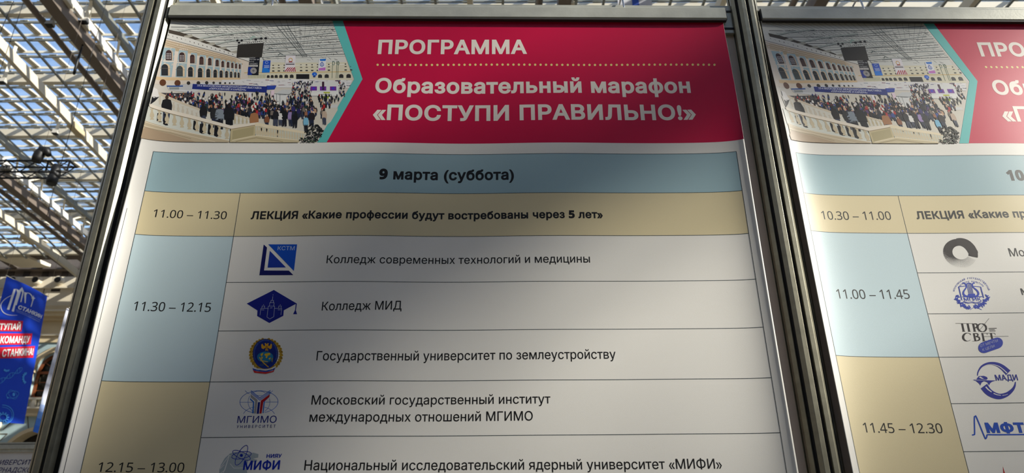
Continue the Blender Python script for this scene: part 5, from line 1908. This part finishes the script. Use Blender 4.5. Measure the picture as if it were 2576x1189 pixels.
P.disc(*cI(65, 352), 1.8, 2.4, LB, 1, 8)
P.build('atom_drawing', bl, 'light blue atom drawing', inkf=cloth)
P = Print(SB)
P.poly(mapl(cI, [(36, 30), (60, 45), (90, 38), (84, 58), (56, 66), (30, 52)]), LB, 1)
P.build('molecule_drawing', bl, 'light blue molecule drawing', inkf=cloth)
P = Print(SB)
for k in range(7):
    t = 1.4 + k * 0.5
    P.line([cI(262 + 26 * math.cos(t), 135 - 44 * math.sin(t)), cI(262 + 42 * math.cos(t), 135 - 66 * math.sin(t))], 3.2, LB, 1)
P.ring(*cI(262, 135), 6, 10, 4, LB, 1, 16, 0, 1.3, 4.9)
P.build('gear_drawing', bl, 'light blue half gear at the banner edge', inkf=cloth)
P = Print(SB)
P.ring(*cI(14, 540), 25, 24, 1.6, LB, 1, 36, 0, -1.6, 1.6)
P.ring(*cI(10, 545), 22, 20, 1.0, LB, 1, 36, 0, -1.6, 1.6)
P.ring(*cI(12, 570), 8.5, 8, 2.4, LB, 2, 24)
for k in range(12):
    t = 2 * math.pi * k / 12
    P.line([cI(12 + 42 * math.cos(t), 570 + 42 * math.sin(t)), cI(12 + 60 * math.cos(t), 570 + 60 * math.sin(t))], 3.0, LB, 2)
P.build('gear_drawing', bl, 'light blue gear in rings at the lower edge', inkf=cloth)
pa, pb = on_x(16, 693, BX), on_x(121, 745, BX)
MB().tube([pa + Vector((0, -0.01, 0)), pb + Vector((0, 0.01, 0))], 0.008, 10).build('top_rod', ALU, bl)
wi = MB()
for p in (pa, pb):
    wi.tube([p, Vector((BX, p.y, H(p.y) + ZE - 0.1))], 0.003, 6)
wi.build('suspension_wire', DARKST, bl)

BX2 = -8.6
SW = Flat('x', BX2, lambda a, b: 0.05 * math.sin(a * 2.6 + 1.0))
SW.EPS = 0.008
wbn = setbase(empty('hanging_banner', tuple(on_x(190, 785, BX2)), 'white and blue hanging banner with stacked blue letters beside the left aluminium post', 'banner'))
c0, c1, c2_, c3_ = (174, 774), (232, 800), (170, 1110), (88, 1085)
banner(SW, (c0, c1, c2_, c3_), (184, 186, 199)).build('cloth', wbn, inkf=cloth)
P = Print(SW)
def along(t, u): 
    return (lerp(lerp(c0[0], c3_[0], t), lerp(c1[0], c2_[0], t), u), lerp(lerp(c0[1], c3_[1], t), lerp(c1[1], c2_[1], t), u))
for k in range(5):
    t0, t1 = 0.72 + k * 0.056, 0.72 + (k + 1) * 0.056
    colr = [(190, 198, 222), (150, 172, 218), (104, 146, 214), (66, 120, 210), (44, 104, 206)][k]
    P.poly([along(t0, 0), along(t0, 1), along(t1, 1), along(t1, 0)], colr, 1)
P.build('blue_fade', wbn, 'blue printed lower end', inkf=cloth)
P = Print(SW)
for ch_, x, y, w_, h_ in (('К', 169, 840, 22, 26), ('О', 156, 897, 20, 22), ('С', 149, 925, 20, 23), ('З', 140, 957, 20, 24), ('Е', 131, 991, 22, 26)):
    P.text(ch_, (x, y), (x + w_, y + w_ * 0.35), h_, (28, 74, 170), 0.02, 2)
P.build('banner_lettering', wbn, 'stacked blue letters', inkf=cloth)
pa, pb = on_x(173, 773, BX2), on_x(232, 800, BX2)
MB().tube([pa, pb], 0.008, 10).build('top_rod', ALU, wbn)
wi = MB()
for p in (pa, pb):
    wi.tube([p, Vector((BX2, p.y, H(p.y) + ZE - 0.1))], 0.003, 6)
wi.build('suspension_wire', DARKST, wbn)

# white banner with a blue stripe showing above the left poster
p0 = on_y(1556, 26, 13.0)
p1 = on_y(1642, 26, 13.0)
far = setbase(empty('hanging_banner', (p0.x, p0.y, p0.z), 'white banner with a blue stripe peeping over the right end of the left poster', 'banner'))
b = MB().box((p0.x, p0.y, p0.z), (p1.x, p0.y + 0.02, p0.z + 2.2))
b.build('cloth', cloth((214, 214, 222)), far)
MB().box((lerp(p0.x, p1.x, 0.42), p0.y - 0.006, p0.z + 0.02), (lerp(p0.x, p1.x, 0.62), p0.y - 0.001, p0.z + 2.1)).build('blue_stripe', cloth((60, 92, 190)), far)
wi = MB()
for x in (p0.x + 0.05, p1.x - 0.05):
    wi.tube([(x, p0.y + 0.01, p0.z + 2.19), (x, p0.y + 0.01, 16.5)], 0.006, 6)
wi.build('suspension_wire', DARKST, far)

# booth wall with a lettered fascia
BD = 4.5
bo = setbase(empty('booth_wall', (-4.0, BD, 0), 'low white booth wall with blue lettering under the blue banner at the lower left', 'booth'))
MB().box((-7.5, BD, 0.1), (-1.0, BD + 0.02, EYE + 0.87)).build('fascia_panel', mat('booth_white', (206, 202, 198), 0.6), bo)
rl = MB()
rl.box((-7.5, BD - 0.02, EYE + 0.885), (-1.0, BD + 0.03, EYE + 0.93))
rl.box((-7.5, BD - 0.012, EYE + 0.865), (-1.0, BD + 0.03, EYE + 0.885))
rl.build('top_rail', ALU, bo)
MB().box((-7.5, BD - 0.0205, EYE + 0.915), (-1.0, BD - 0.0195, EYE + 0.919)).build('slot', GROOVE, bo)
po = MB()
for x in (-7.5, -5.5, -3.05, -1.0):
    po.box((x - 0.02, BD - 0.01, 0), (x + 0.02, BD + 0.03, EYE + 0.92))
po.build('upright', ALU_OLD, bo)
SBO = Flat('y', BD)
SBO.EPS = 0.0006
cJ = crop(0, 920, 4.418)
P = Print(SBO)
P.text('УНИВЕРСИТЕТ', (-27, 1168.5), cJ(428, 1094), 12.2, (24, 28, 92), 0.012, 1.5, shear=0.2)
P.text('ВЕРНАДСКОГО', (-27, 1187.5), cJ(440, 1180), 12.2, (24, 28, 92), 0.012, 1.5, shear=0.2)
P.build('fascia_lettering', bo, 'dark blue slanted lettering', inkf=cloth)

# tidy helper notes off the objects
for o in bpy.data.objects:
    if 'base' in o.keys():
        del o['base']
